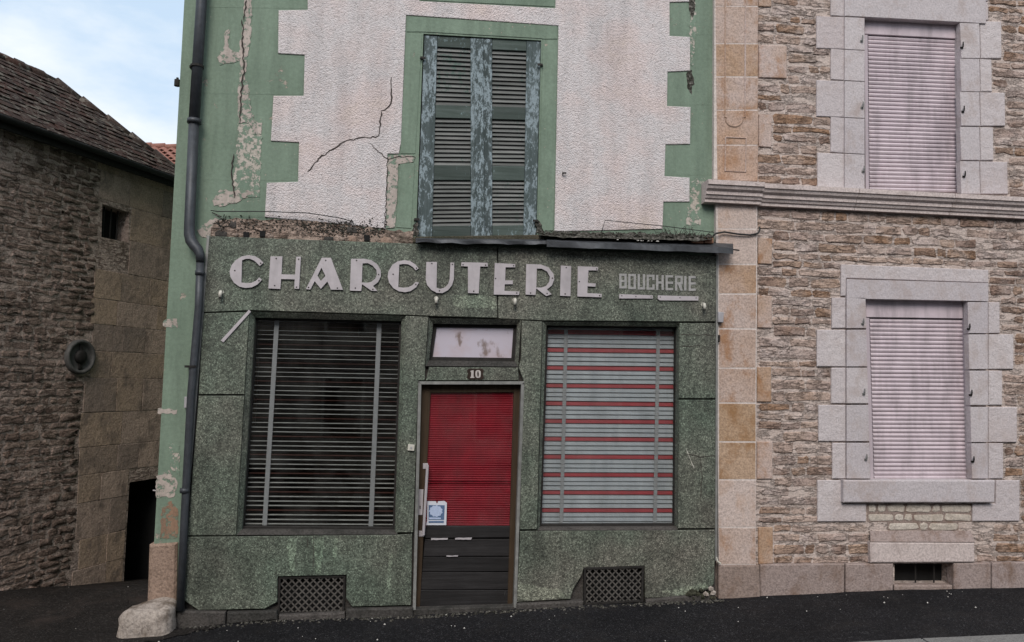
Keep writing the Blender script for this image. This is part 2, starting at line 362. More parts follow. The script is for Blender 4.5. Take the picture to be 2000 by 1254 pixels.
# ------------------------------------------------------------------ mesh helpers
class MB:
    def __init__(s): s.v, s.f = [], []
    def add(s, vs, fs):
        k = len(s.v)
        s.v += [Vector(v) for v in vs]
        s.f += [tuple(i + k for i in f) for f in fs]
        return s
    def box8(s, fr, bk):                    # four front corners and four back corners, same order (TL,TR,BR,BL seen from the front)
        return s.add(list(fr) + list(bk), [(3, 2, 1, 0), (4, 5, 6, 7), (0, 1, 5, 4), (1, 2, 6, 5), (2, 3, 7, 6), (3, 0, 4, 7)])
    def box(s, c, d, rz=0.0):
        hx, hy, hz = d[0] / 2, d[1] / 2, d[2] / 2
        m = Matrix.Rotation(rz, 3, 'Z'); c = Vector(c)
        q = lambda x, y, z: c + m @ Vector((x, y, z))
        return s.box8([q(-hx, -hy, hz), q(hx, -hy, hz), q(hx, -hy, -hz), q(-hx, -hy, -hz)], [q(-hx, hy, hz), q(hx, hy, hz), q(hx, hy, -hz), q(-hx, hy, -hz)])
    def tube(s, pts, r, seg=8, caps=True):
        pts = [Vector(p) for p in pts]
        rr = r if isinstance(r, (list, tuple)) else [r] * len(pts)
        rings = []
        for i, p in enumerate(pts):
            a = pts[max(0, i - 1)]; b = pts[min(len(pts) - 1, i + 1)]
            d = (b - a).normalized()
            ref = Vector((0, 1, 0)) if abs(d.y) < .9 else Vector((1, 0, 0))
            u = d.cross(ref).normalized(); v = d.cross(u)
            rings.append([p + (u * math.cos(2 * math.pi * k / seg) + v * math.sin(2 * math.pi * k / seg)) * rr[i] for k in range(seg)])
        base = [q for g in rings for q in g]
        fs = [(i * seg + k, i * seg + (k + 1) % seg, (i + 1) * seg + (k + 1) % seg, (i + 1) * seg + k) for i in range(len(pts) - 1) for k in range(seg)]
        if caps: fs += [tuple(range(seg - 1, -1, -1)), tuple((len(pts) - 1) * seg + k for k in range(seg))]
        return s.add(base, fs)
    def disc_stack(s, o, u, v, w, prof, seg=20):   # lathe about w through o; prof = [(radius, height)]
        vs = [o + (u * math.cos(2 * math.pi * k / seg) + v * math.sin(2 * math.pi * k / seg)) * r + w * h for r, h in prof for k in range(seg)]
        fs = [(i * seg + k, i * seg + (k + 1) % seg, (i + 1) * seg + (k + 1) % seg, (i + 1) * seg + k) for i in range(len(prof) - 1) for k in range(seg)]
        fs += [tuple((len(prof) - 1) * seg + k for k in range(seg))]
        return s.add(vs, fs)
def offset_poly(p, d):                       # p = [(a,b)], shrink by d (counter-clockwise or clockwise alike)
    n_ = len(p)
    area = sum(p[i][0] * p[(i + 1) % n_][1] - p[(i + 1) % n_][0] * p[i][1] for i in range(n_))
    sg = 1 if area > 0 else -1
    out = []
    for i in range(n_):
        a, b, c = Vector(p[i - 1]), Vector(p[i]), Vector(p[(i + 1) % n_])
        e1 = (b - a).normalized(); e2 = (c - b).normalized()
        n1 = Vector((-e1.y, e1.x)) * sg; n2 = Vector((-e2.y, e2.x)) * sg
        bis = n1 + n2
        out.append(b + bis.normalized() * d / max(.5, bis.length / 2))
    return out
def solid(mb, outer, depth, bev=0.0, holes=(), frame=None):
    """outer/holes = 2-D outlines (along, up); frame(a, b, w) -> world, w = distance out of the wall; depth = (front w, back w)."""
    wf, wb = depth
    loops = [list(map(lambda q: Vector((q[0], q[1])), l)) for l in [outer] + list(holes)]
    fl = loops
    if bev > 0: fl = [offset_poly(loops[0], bev)] + [offset_poly(h, -bev) for h in loops[1:]]
    tri = tessellate_polygon([[Vector((q.x, q.y, 0)) for q in l] for l in fl])
    flat = [q for l in fl for q in l]
    mb_v = [frame(q.x, q.y, wf) for q in flat]
    fs = []
    for t in tri:
        a, b, c = (flat[i] for i in t)
        cr_ = (b - a).cross(c - a)
        fs.append(tuple(t) if cr_ > 0 else tuple(reversed(t)))
    mb.add(mb_v, fs)
    for li, (l, f) in enumerate(zip(loops, fl)):
        k = len(l)
        area = sum(l[i].x * l[(i + 1) % k].y - l[(i + 1) % k].x * l[i].y for i in range(k))
        ccw = (area > 0) == (li == 0)
        rings = [[frame(q.x, q.y, wf) for q in f]]
        if bev > 0: rings.append([frame(q.x, q.y, wf - bev * .8) for q in l])
        rings.append([frame(q.x, q.y, wb) for q in l])
        for a, b in zip(rings, rings[1:]):
            g = []
            for i in range(k):
                j = (i + 1) % k
                g.append((i, i + k, j + k, j) if ccw else (j, j + k, i + k, i))
            mb.add(a + b, g)
    return mb
FR = lambda a, b, w_: Vector((a, -w_, b))                       # the street front
FB = lambda a, b, w_: B0 + BU * a + BN * w_ + Vector((0, 0, b))   # the barn's long wall
def wall_pts(px, y=0.0): return [(q.x, q.z) for q in (P(a, b, y) for a, b in px)]
def barn_uv(px, w_=0.0):
    r = []
    for a, b in px:
        q = PB(a, b, w_) - B0
        r.append((q.dot(BU), q.z))
    return r
def slab(mb, px, yf, yb, bev=0.0, holes=()):
    return solid(mb, wall_pts(px, yf), (-yf, -yb), bev, [wall_pts(h, yf) for h in holes], FR)
def qpt(quad, s_, t_):
    (a, b), (c, d), (e, f), (g, h) = quad
    x0, y0 = a + (c - a) * s_, b + (d - b) * s_
    x1, y1 = g + (e - g) * s_, h + (f - h) * s_
    return (x0 + (x1 - x0) * t_, y0 + (y1 - y0) * t_)
def qsub(quad, s0, s1, t0, t1): return [qpt(quad, s0, t0), qpt(quad, s1, t0), qpt(quad, s1, t1), qpt(quad, s0, t1)]

LOC = {}
def thing(name, label, cat, loc=(0, 0, 0), group=None):
    o = bpy.data.objects.new(name, None); C.objects.link(o)
    o.location = loc; o.empty_display_size = .1
    o['label'] = label; o['category'] = cat
    if group: o['group'] = group
    LOC[o] = Vector(loc)
    return o
def obj(name, mb, mat, parent=None, smooth=False, label=None, kind=None, base=None):
    off = base if base is not None else Vector((0, 0, 0))
    if parent is not None: off = LOC[parent]
    me = bpy.data.meshes.new(name)
    me.from_pydata([tuple(v - off) for v in mb.v], [], mb.f)
    me.materials.append(M[mat] if isinstance(mat, str) else mat)
    if smooth: me.polygons.foreach_set('use_smooth', [True] * len(me.polygons))
    me.update()
    o = bpy.data.objects.new(name, me); C.objects.link(o)
    if parent is not None:
        o.parent = parent
    else:
        o.location = off
    LOC[o] = off
    if label: o['label'] = label
    if kind: o['kind'] = kind
    return o
def single(name, mb, mat, label, cat, group=None, smooth=False, kind=None):      # a thing that is one mesh
    lo = [min(v[i] for v in mb.v) for i in range(3)]; hi = [max(v[i] for v in mb.v) for i in range(3)]
    o = obj(name, mb, mat, None, smooth, label, kind, Vector(((lo[0] + hi[0]) / 2, (lo[1] + hi[1]) / 2, lo[2])))
    o['category'] = cat
    if group: o['group'] = group
    return o
def structure(name, mb, mat, smooth=False):
    o = obj(name, mb, mat, None, smooth); o['kind'] = 'structure'; return o
def clump(mb, c, r, flat=.6, seg=5):
    c = Vector(c)
    vs = [c + Vector((0, 0, r * flat))]
    for h, q in ((.35, .85), (-.4, 1.0)):
        for k in range(seg):
            a = 2 * math.pi * (k + random.random() * .6) / seg
            rr = r * q * random.uniform(.7, 1.2)
            vs.append(c + Vector((math.cos(a) * rr, math.sin(a) * rr, r * h * flat)))
    fs = [(0, 1 + k, 1 + (k + 1) % seg) for k in range(seg)]
    fs += [(1 + k, 1 + seg + k, 1 + seg + (k + 1) % seg, 1 + (k + 1) % seg) for k in range(seg)]
    mb.add(vs, fs)
def ragged(px, amp=3.0, step=9.0):
    """roughen an outline given in picture units"""
    out = []
    for i in range(len(px)):
        a, b = Vector(px[i]), Vector(px[(i + 1) % len(px)])
        k = max(1, int((b - a).length / step))
        nn = Vector((-(b - a).y, (b - a).x)).normalized()
        for j in range(k):
            q = a + (b - a) * (j / k)
            if j: q = q + nn * random.uniform(-amp, amp)
            out.append((q.x, q.y))
    return out

def stone_mesh(u0, u1, v0, v1, frame, proud, jit=.012, inset=.18, back=-.02, rnd=.25):
    """one pillowed stone with an uneven outline, about 50 triangles"""
    W, H = u1 - u0, v1 - v0
    cx, cy = (u0 + u1) / 2, (v0 + v1) / 2
    r = min(W, H) * rnd
    pts = [(u0 + r, v0), (cx, v0), (u1 - r, v0), (u1, v0 + r), (u1, v1 - r), (u1 - r, v1), (cx, v1), (u0 + r, v1), (u0, v1 - r), (u0, v0 + r)]
    pts = [(a + random.uniform(-jit, jit), b + random.uniform(-jit, jit)) for a, b in pts]
    k = len(pts)
    e = min(W, H) * inset
    vs = [frame(a, b, back) for a, b in pts]
    vs += [frame(a, b, proud * random.uniform(.15, .5)) for a, b in pts]
    for a, b in pts:
        d = Vector((cx - a, cy - b)); q = d.normalized() * min(e * random.uniform(.6, 1.3), d.length * .6)
        vs.append(frame(a + q.x, b + q.y, proud * random.uniform(.75, 1.15)))
    vs.append(frame(cx + random.uniform(-.2, .2) * W, cy, proud * random.uniform(.9, 1.3)))
    fs = []
    for i in range(k):
        j = (i + 1) % k
        fs += [(i, j, k + j, k + i), (k + i, k + j, 2 * k + j, 2 * k + i), (2 * k + i, 2 * k + j, 3 * k)]
    return MB().add(vs, fs)
def fill_rows(u_lim, v_lim, blocked, rowh, stonew, joint):
    """courses of stones: yields (u0,u1,v0,v1) for every stone outside the blocked outlines (u0,u1,v0,v1 boxes)"""
    v = v_lim[0]
    while v < v_lim[1] - .03:
        h = random.uniform(*rowh)
        if v + h > v_lim[1] - .03: h = v_lim[1] - v
        cuts = sorted((b[0], b[1]) for b in blocked if b[2] < v + h - .015 and b[3] > v + .015)
        free, x = [], u_lim[0]
        for a, b in cuts:
            if a > x: free.append((x, a))
            x = max(x, b)
        if x < u_lim[1]: free.append((x, u_lim[1]))
        for a, b in free:
            x = a
            while x < b - .04:
                wd = random.uniform(*stonew) * random.choice((.6, 1, 1, 1.3))
                if b - (x + wd) < stonew[0] * .6: wd = b - x
                if wd < .05: break
                yield (x + joint * .5, x + wd - joint * .5, v + joint * .5, v + h - joint * .5)
                x += wd
        v += h

# ================================================================== THE GROUND
mb = MB()
def grid(mb, xs, ys, f, skip=None):
    k = len(xs)
    vs = [Vector((x, y, f(x, y))) for y in ys for x in xs]
    fs = [(j * k + i, j * k + i + 1, (j + 1) * k + i + 1, (j + 1) * k + i) for j in range(len(ys) - 1) for i in range(k - 1) if not (skip and skip((xs[i] + xs[i + 1]) / 2, (ys[j] + ys[j + 1]) / 2))]
    mb.add(vs, fs)
rng = lambda a, b, k: [a + (b - a) * i / k for i in range(k + 1)]
wob = lambda x, y: .006 * mnoise.noise(Vector((x * 2.1, y * 2.1, .3))) + .003 * mnoise.noise(Vector((x * 7, y * 7, 1.7)))
KY = -1.385
xs = [-60, -30, -14, -9, -7] + rng(-6, 9, 150) + [12, 20, 40, 60]
grid(mb, xs, rng(KY, -.6, 10) + rng(-.55, .55, 18), lambda x, y: zg(x, y) + wob(x, y), lambda x, y: y > .3 and x > -2)
pave = structure('pavement', mb, 'asphalt', True)
mb = MB()
grid(mb, [-60, -30, -14, -9, -7] + rng(-6, -1.6, 55), [.55] + rng(.62, 6, 60) + [8, 14, 30, 80], lambda x, y: zg(x, y) + wob(x * 1.3, y) * 1.5)
structure('alley_ground', mb, 'alley', True)
# gritty brown drift at the mouth of the alley, lying on the asphalt
mb = MB()
for (pxs) in ([(-120, 1206), (60, 1186), (140, 1165), (232, 1150), (250, 1175), (240, 1222), (330, 1240), (430, 1238), (330, 1258), (150, 1285), (-120, 1300)],):
    drift = []
    for a, b in ragged(pxs, 5, 14):
        d = ray(a, b); z0 = -.135
        q = CAM + d * ((z0 - CAM.z) / d.z)
        drift.append((q.x, q.y))
    tri = tessellate_polygon([[Vector((a, b, 0)) for a, b in drift]])
    mb.add([Vector((a, b, zg(a, b) + .007)) for a, b in drift], [tuple(t) for t in tri])
o = obj('dirt_drift', mb, 'alley', None, True); o['kind'] = 'stuff'
mb = MB()
grid(mb, [-60, -20, 20, 60], [-60, -20, -6, KY - .19], lambda x, y: zg(x, KY) - .12)
structure('road', mb, 'asphalt', True)
x = -12.0
kerb = bpy.data.objects.new('kerb', None); C.objects.link(kerb); kerb['kind'] = 'structure'; LOC[kerb] = Vector((0, 0, 0))
while x < 16:
    z0, z1 = zg(x, KY), zg(x + .98, KY)
    mb = MB()
    y0, y1 = KY - .18, KY - .004
    mb.box8([Vector((x, y0, z0 + .004)), Vector((x + .98, y0, z1 + .004)), Vector((x + .98, y0, z1 - .2)), Vector((x, y0, z0 - .2))],
            [Vector((x, y1, z0 + .01)), Vector((x + .98, y1, z1 + .01)), Vector((x + .98, y1, z1 - .2)), Vector((x, y1, z0 - .2))])
    obj('kerb_stone', mb, 'kerbstone', kerb)
    x += 1.0

# ================================================================== THE OLD SHOP HOUSE (painted front above and beside the shopfront)
XL, XR, ZT = -2.278, 2.85, 7.4
house = thing('shop_house', 'old rendered house with green painted corners above the green terrazzo shopfront', 'house', (0, 0, 0))
shop_top = [P(403, 470, 0), P(1400, 505, 0)]
OPEN = [(827, 66), (1057, 79), (1048, 470), (812, 470)]
mb = MB()
zl, zr = shop_top[0].z, shop_top[1].z
solid(mb, [(XL, -.4), (-1.94, -.4), (-1.94, zl), (XR, zr), (XR, ZT), (XL, ZT)], (0, -.42), 0, [wall_pts(OPEN, 0)], FR)
obj('wall', mb, 'green', house)
mb = MB()                                                        # side of the house along the alley
mb.add([Vector((XL, .42, -1.6)), Vector((XL, 9, -1.6)), Vector((XL, 9, ZT)), Vector((XL, .42, ZT)), Vector((XL + .4, .42, -1.6)), Vector((XL + .4, 9, -1.6)), Vector((XL + .4, 9, ZT)), Vector((XL + .4, .42, ZT))],
       [(0, 3, 2, 1), (4, 5, 6, 7), (3, 7, 6, 2), (1, 2, 6, 5)])
obj('side_wall', mb, 'green', house)
mb = MB()
mb.add([Vector((XL - .3, -.35, ZT)), Vector((XR, -.35, ZT)), Vector((XR, 4.5, ZT + 3.6)), Vector((XL - .3, 4.5, ZT + 3.6)), Vector((XL - .3, 9.3, ZT)), Vector((XR, 9.3, ZT))], [(0, 1, 2, 3), (3, 2, 5, 4)])
obj('roof', mb, 'red_tile', house)
mb = MB()                                                        # gable closing the side
mb.add([Vector((XL, 0, ZT - .02)), Vector((XL, 9, ZT - .02)), Vector((XL, 4.5, ZT + 3.4))], [(0, 2, 1)])
obj('gable', mb, 'green', house)
# pink roughcast field with the toothed edges left by the painted quoins
PINK = [(600, -130), (601, 19), (544, 20), (543, 104), (595, 107), (593, 187), (534, 187), (529, 275), (584, 278), (582, 355), (521, 357), (517, 424), (600, 431), (690, 440), (753, 447),
        (757, 300), (779, 300), (783, 279), (790, 104), (793, 29), (1091, 50), (1083, 452), (1294, 447),
        (1296, 394), (1347, 394), (1347, 347), (1298, 344), (1300, 282), (1348, 281), (1349, 209), (1303, 207), (1304, 140), (1348, 138), (1348, 72), (1308, 70), (1308, 4), (1346, 3), (1347, -130),
        (1087, -130), (1085, 16), (819, 2), (818, -130)]
mb = MB(); slab(mb, PINK, -.011, .01, .004)
obj('render_panel', mb, 'pink', house)
# painted quoin blocks: smooth raised faces, long and short in turn
for q in ([(402, -40), (599, -40), (599, 17), (402, 14)], [(400, 109), (593, 109), (591, 185), (398, 183)], [(396, 280), (582, 280), (580, 353), (392, 351)],
          [(1310, 6), (1394, 6), (1394, 68), (1310, 68)], [(1306, 142), (1394, 142), (1394, 205), (1305, 205)], [(1302, 284), (1393, 284), (1393, 342), (1300, 342)], [(1298, 396), (1392, 396), (1392, 445), (1296, 445)]):
    mb = MB(); slab(mb, q, -.0012, .01, 0)
    obj('quoin', mb, 'green', house)
# painted window surround
for q in ([(794, 31), (1089, 51), (1089, 76), (1060, 76), (1058, 75), (826, 62), (794, 62)], [(793, 66), (824, 67), (811, 300), (782, 300)], [(781, 318), (810, 318), (803, 446), (774, 444)], [(1061, 80), (1089, 80), (1081, 450), (1051, 452)],
          [(822, -130), (1084, -130), (1083, 13), (822, 0)]):
    mb = MB(); slab(mb, q, -.006, .01, .002)
    obj('surround_band', mb, 'green', house)
mb = MB(); slab(mb, ragged([(757, 305), (778, 302), (810, 305), (808, 316), (778, 320), (771, 444), (754, 446)], 1.5, 12), -.0095, .005)
obj('plaster_patch', mb, 'peeled', house)
for px, mt, y in (([(475, -60), (493, -60), (491, 60), (482, 112), (477, 160), (469, 160), (468, 90), (477, 45)], 'peeled', -.0075), ([(438, 66), (447, 57), (446, 92), (470, 105), (467, 118), (430, 128), (424, 112), (437, 92)], 'peeled', -.0082),
                  ([(464, 160), (486, 160), (488, 205), (498, 236), (512, 240), (510, 262), (497, 262), (486, 240), (466, 240)], 'peeled', -.0079), ([(466, 242), (486, 242), (498, 264), (511, 264), (507, 385), (455, 385), (460, 300)], 'mottled', -.0072),
                  ([(415, 392), (430, 370), (452, 374), (500, 372), (482, 382), (470, 392), (440, 402), (418, 402)], 'peeled', -.0085), ([(385, 446), (420, 425), (435, 430), (430, 460), (395, 464)], 'peeled', -.0076),
                  ([(320, 626), (346, 622), (347, 640), (318, 636)], 'peeled', -.004), ([(308, 798), (346, 800), (345, 808), (308, 808)], 'peeled', -.004), ([(305, 930), (330, 918), (346, 940), (340, 970), (305, 972)], 'peeled', -.005),
                  ([(316, 990), (335, 978), (348, 1000), (346, 1050), (312, 1052)], 'rusty', -.004), ([(328, 860), (350, 870), (352, 930), (334, 915)], 'mottled', -.006), ([(1348, 30), (1358, 0), (1360, 60), (1352, 130), (1346, 90)], 'mottled', -.0072),
                  ([(1340, 440), (1350, 355), (1375, 345), (1385, 372), (1370, 395), (1368, 440)], 'mottled', -.0071)):
    mb = MB(); slab(mb, ragged(px, 2.2, 5), y * .62, .004)
    obj('flaked_patch', mb, mt, house)
def ribbon(mb, pts, wid, y, thick=.004):
    """thin irregular strip along a line of picture points on the plane y"""
    q = [P(a, b, y) for a, b in pts]
    L_, R_ = [], []
    for i, p in enumerate(q):
        d = (q[min(i + 1, len(q) - 1)] - q[max(0, i - 1)]).normalized()
        nn = Vector((-d.z, 0, d.x))
        ww = wid * random.uniform(.5, 1.3) * (.4 if i in (0, len(q) - 1) else 1)
        L_.append(p + nn * ww); R_.append(p - nn * ww)
    k = len(q)
    dy = Vector((0, thick, 0))
    mb.add(L_ + R_ + [v + dy for v in L_] + [v + dy for v in R_],
           [(i, i + 1, k + i + 1, k + i) for i in range(k - 1)] + [(2 * k + i, i, i + 1, 2 * k + i + 1)[::-1] for i in range(k - 1)] + [(k + i, 3 * k + i, 3 * k + i + 1, k + i + 1)[::-1] for i in range(k - 1)])
def dense(pts, amp, step=6):
    out = []
    for a, b in zip(pts, pts[1:]):
        a, b = Vector(a), Vector(b); k = max(1, int((b - a).length / step))
        for j in range(k): out.append(a + (b - a) * (j / k) + Vector((random.uniform(-amp, amp), random.uniform(-amp, amp))))
    return [(q.x, q.y) for q in out + [Vector(pts[-1])]]
for pts, wd in (([(765, 152), (764, 195), (760, 208), (745, 218), (741, 250), (741, 266), (715, 269), (678, 274), (650, 292), (628, 305), (605, 330), (600, 336)], .0065), ([(720, 278), (745, 300), (760, 312), (775, 306), (812, 307)], .0035),
                ([(473, 40), (474, 90), (476, 140), (470, 185), (468, 240)], .006), ([(480, 0), (476, 40)], .005), ([(455, 300), (452, 330), (458, 385)], .006), ([(757, 306), (754, 380), (752, 446)], .004)):
    mb = MB(); ribbon(mb, dense(pts, 1.8), wd, -.0125)
    obj('crack', mb, 'crack', house)
# masonry laid bare above the fascia, left of the window
mb = MB(); slab(mb, ragged([(424, 431), (470, 427), (600, 432), (690, 441), (752, 448), (808, 452), (808, 478), (640, 472), (410, 466), (412, 446)], 3, 9), -.013, .004); obj('bared_band', mb, 'bared', house)
rows = [(432, 449, .02), (450, 468, .05)]
for k in range(17):
    x0 = 425 + k * 23
    if x0 > 790: break
    for (a, b, pr) in rows:
        if random.random() < .4: continue
        j = random.uniform(-4, 4)
        ya, yb_ = a + (x0 - 430) * .042 + random.uniform(-2, 3), b + (x0 - 430) * .036
        if k in (3, 12) and a > 440: continue
        q0, q1 = P(x0 + j, ya, 0), P(x0 + j + random.uniform(17, 24), yb_, 0)
        obj('bared_stone', stone_mesh(q0.x, q1.x, q1.z, q0.z, FR, pr * random.uniform(.3, 1.0), .012), random.choice(('bared', 'bared', 'corner_stone', 'base_course')), house, True)
for (a, b) in ((512, 456), (716, 464), (480, 458)):
    mb = MB(); slab(mb, [(a - 5, b - 5), (a + 6, b - 5), (a + 6, b + 6), (a - 5, b + 6)], -.034, .004)
    obj('putlog_hole', mb, 'black', house)
mb = MB()
for k in range(900):
    a = random.choice((random.uniform(425, 752), random.gauss(660, 60)))
    if not 425 < a < 756: continue
    q = P(a, 430 + (a - 430) * .045 + random.gauss(6, 8), -.012)
    clump(mb, q, random.uniform(.004, .012))
o = obj('moss', mb, 'moss', house, kind='stuff')
mb = MB(); slab(mb, [(291, 1064), (346, 1060), (343, 1180), (287, 1180)], -.03, .2, .02)
obj('corner_stone', mb, 'corner_stone', house)
mb = MB(); slab(mb, [(288, 1183), (342, 1182), (340, 1240), (285, 1240)], -.035, .2, .02)
obj('corner_stone', mb, 'corner_stone', house)

# ------------------------------------------------------------------ the louvred window shutters (parts of the house)
YS = .012
def leaf(quad, s0, s1, lab):
    mb = MB()
    slab(mb, qsub(quad, 0, s0, 0, 1), YS, YS + .04, .003)
    sh = obj('shutter', mb, 'shutter_wood', house, label=lab)
    mb = MB(); slab(mb, qsub(quad, s1, 1, 0, 1), YS + .001, YS + .04, .003); obj('stile', mb, 'shutter_wood', sh)
    panels = [(.052, .342, 13), (.405, .642, 11), (.715, .945, 11)]
    edges = [0] + [v for p in panels for v in p[:2]] + [1]
    for t0, t1 in zip(edges[0::2], edges[1::2]):
        mb = MB(); slab(mb, qsub(quad, s0 + .004, s1 - .004, t0, t1), YS + .004, YS + .04, .003); obj('rail', mb, 'rail_wood', sh)
    for t0, t1, k in panels:
        for i in range(k):
            ta = t0 + (t1 - t0) * (i + .12) / k; tb = t0 + (t1 - t0) * (i + .98) / k
            a, b = qsub(quad, s0 - .006, s1 + .006, ta, ta), qsub(quad, s0 - .006, s1 + .006, tb, tb)
            jz = random.uniform(-.0035, .0035)
            top = [P(*a[0], YS + .034) + Vector((0, 0, jz)), P(*a[1], YS + .034)]
            bot = [P(*b[0], YS + .010) + Vector((0, 0, jz)), P(*b[1], YS + .010)]
            up = Vector((0, .006, .007))
            mb = MB(); mb.box8([top[0], top[1], bot[1], bot[0]], [top[0] + up, top[1] + up, bot[1] + up, bot[0] + up])
            obj('slat', mb, 'slat_wood', sh)
    return sh
LEFT = [(829, 69), (932, 75), (935, 462), (814, 464)]
RIGHT = [(935, 75), (1056, 81), (1047, 461), (938, 462)]
sl = leaf(LEFT, .245, .875, 'left louvred shutter leaf with flaking blue green paint')
sr = leaf(RIGHT, .215, .775, 'right louvred shutter leaf with flaking blue green paint')
mb = MB(); slab(mb, [(926, 75), (944, 76), (946, 461), (928, 462)], YS - .014, YS + .006, .004); obj('cover_strip', mb, 'shutter_wood', sr)
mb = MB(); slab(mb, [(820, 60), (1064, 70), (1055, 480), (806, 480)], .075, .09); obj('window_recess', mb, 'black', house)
for (a, b) in ((822, 112), (1059, 126), (810, 428), (1050, 431)):
    mb = MB(); q = P(a, b, -.02)
    mb.tube([q + Vector((0, .04, 0)), q, q + Vector((.0, -.012, -.02))], .009, 6)
    mb.box(q + Vector((.02 if a < 900 else -.02, .006, 0)), (.05, .012, .02))
    obj('hinge', mb, 'iron', house)
mb = MB(); q = P(1099, 340, -.02)
mb.tube([q + Vector((0, .03, 0)), q + Vector((0, -.02, 0))], .006, 6); mb.box(q + Vector((.012, -.018, .006)), (.04, .01, .012))
obj('shutter_catch', mb, 'iron', house)
mb = MB(); slab(mb, [(806, 462), (1062, 458), (1066, 474), (806, 474)], -.055, .05, .01); obj('window_sill', mb, 'debris', house)

# ================================================================== THE SHOPFRONT
YF = -.07
front = thing('shopfront', 'green terrazzo shopfront with two display windows and a central red door', 'shopfront', (0, YF, 0))
YB = .16
PANELS = [
    [(407, 461), (971, 482), (971, 621), (838, 617), (791, 615), (488, 606), (397, 610)],
    [(973, 482), (1399, 500), (1398, 628), (1327, 628), (1060, 626), (1018, 624), (973, 622)],
    [(397, 612), (487, 609), (477, 770), (388, 770)],
    [(388, 773), (477, 773), (461, 1046), (366, 1046)],
    [(792, 617), (837, 619), (830, 715), (830, 743), (817, 743), (807, 1040), (776, 1040)],
    [(838, 717), (1012, 718), (1013, 743), (832, 743)],
    [(1019, 626), (1059, 628), (1049, 1034), (1015, 1034), (1023, 743), (1013, 718), (1018, 700)],
    [(1327, 631), (1398, 631), (1398, 778), (1326, 778)],
    [(1326, 781), (1398, 781), (1397, 1032), (1324, 1032)],
    [(365, 1049), (463, 1048), (775, 1045), (805, 1043), (803, 1182), (688, 1185), (676, 1168), (677, 1123), (542, 1126), (541, 1176), (517, 1189), (388, 1192), (358, 1172)],
    [(1016, 1038), (1052, 1037), (1324, 1036), (1397, 1035), (1395, 1140), (1386, 1150), (1340, 1166), (1260, 1168), (1259, 1105), (1140, 1109), (1136, 1124), (1120, 1150), (1114, 1170), (1009, 1176)],
]
for p in PANELS:
    mb = MB(); slab(mb, p, YF, YB, .004)
    obj('terrazzo_panel', mb, 'terrazzo', front)
mb = MB(); slab(mb, ragged([(884, 577), (967, 578), (969, 602), (900, 602), (884, 594)], 1.6, 8), YF - .002, YF + .002); obj('worn_patch', mb, 'terrazzo_pale', front)
for px in ([(610, 1052), (632, 1050), (626, 1120), (618, 1120)], [(560, 1054), (580, 1052), (574, 1118), (566, 1110)], [(760, 1080), (766, 1080), (762, 1150), (758, 1150)], [(650, 1052), (660, 1051), (655, 1100), (652, 1100)],
           [(1012, 1140), (1095, 1152), (1105, 1168), (1012, 1173)], [(1290, 1156), (1380, 1138), (1383, 1148), (1338, 1163)]):
    mb = MB(); slab(mb, ragged(px, 2.5, 7), YF - .0016, YF + .002); obj('lime_stain', mb, 'terrazzo_pale', front)
for pts in ([(930, 494), (938, 502), (945, 505)], [(1328, 654), (1362, 654), (1398, 655)], [(1328, 675), (1345, 676), (1370, 675)], [(1340, 888), (1370, 892), (1398, 890)], [(1368, 892), (1371, 930), (1368, 980)], [(613, 1046), (612, 1112)], [(600, 1050), (601, 1070)]):
    mb = MB(); ribbon(mb, dense(pts, 1.2), .003, YF - .002); obj('crack', mb, 'crack', front)
mb = MB(); ribbon(mb, dense([(1340, 876), (1346, 892), (1356, 915)], .4), .003, YF - .002); obj('scratch', mb, 'white', front)
# backing masonry behind the panels, seen in the open joints and the broken corners
mb = MB()
bxl, bxr = P(404, 470, 0).x, P(1399, 480, 0).x
slab(mb, [(405, 470), (1398, 508), (1396, 1185), (350, 1220)], -.02, .155, 0,
     [[(492, 612), (788, 618), (776, 1046), (466, 1044)], [(838, 626), (1018, 626), (1014, 708), (834, 708)], [(819, 746), (1021, 746), (1008, 1196), (808, 1199)], [(1063, 630), (1327, 632), (1325, 1034), (1050, 1036)],
      [(546, 1128), (673, 1126), (671, 1196), (544, 1199)], [(1143, 1111), (1256, 1108), (1254, 1176), (1143, 1182)]])
obj('backing_wall', mb, 'base_course', front)
# edge trims
for p in ([(404, 460), (409, 460), (362, 1050), (356, 1180), (351, 1180), (357, 1048)], [(1399, 498), (1403, 498), (1401, 1095), (1397, 1095)]):
    mb = MB(); slab(mb, p, YF - .006, YF + .04, .001); obj('edge_trim', mb, 'trim', front)
mb = MB(); q = [P(1399, 1088, YF), P(1402, 1097, YF - .01), P(1408, 1101, YF - .015)]
mb.tube(q, .008, 6); obj('trim_end', mb, 'white', front)
for p in ([(817, 745), (1024, 745), (1024, 751), (823, 751)], [(817, 746), (823, 751), (812, 1192), (806, 1192)], [(1018, 751), (1024, 746), (1009, 1188), (1003, 1188)]):
    mb = MB(); slab(mb, p, YF - .008, YF + .13, .002); obj('door_trim', mb, 'trim', front)
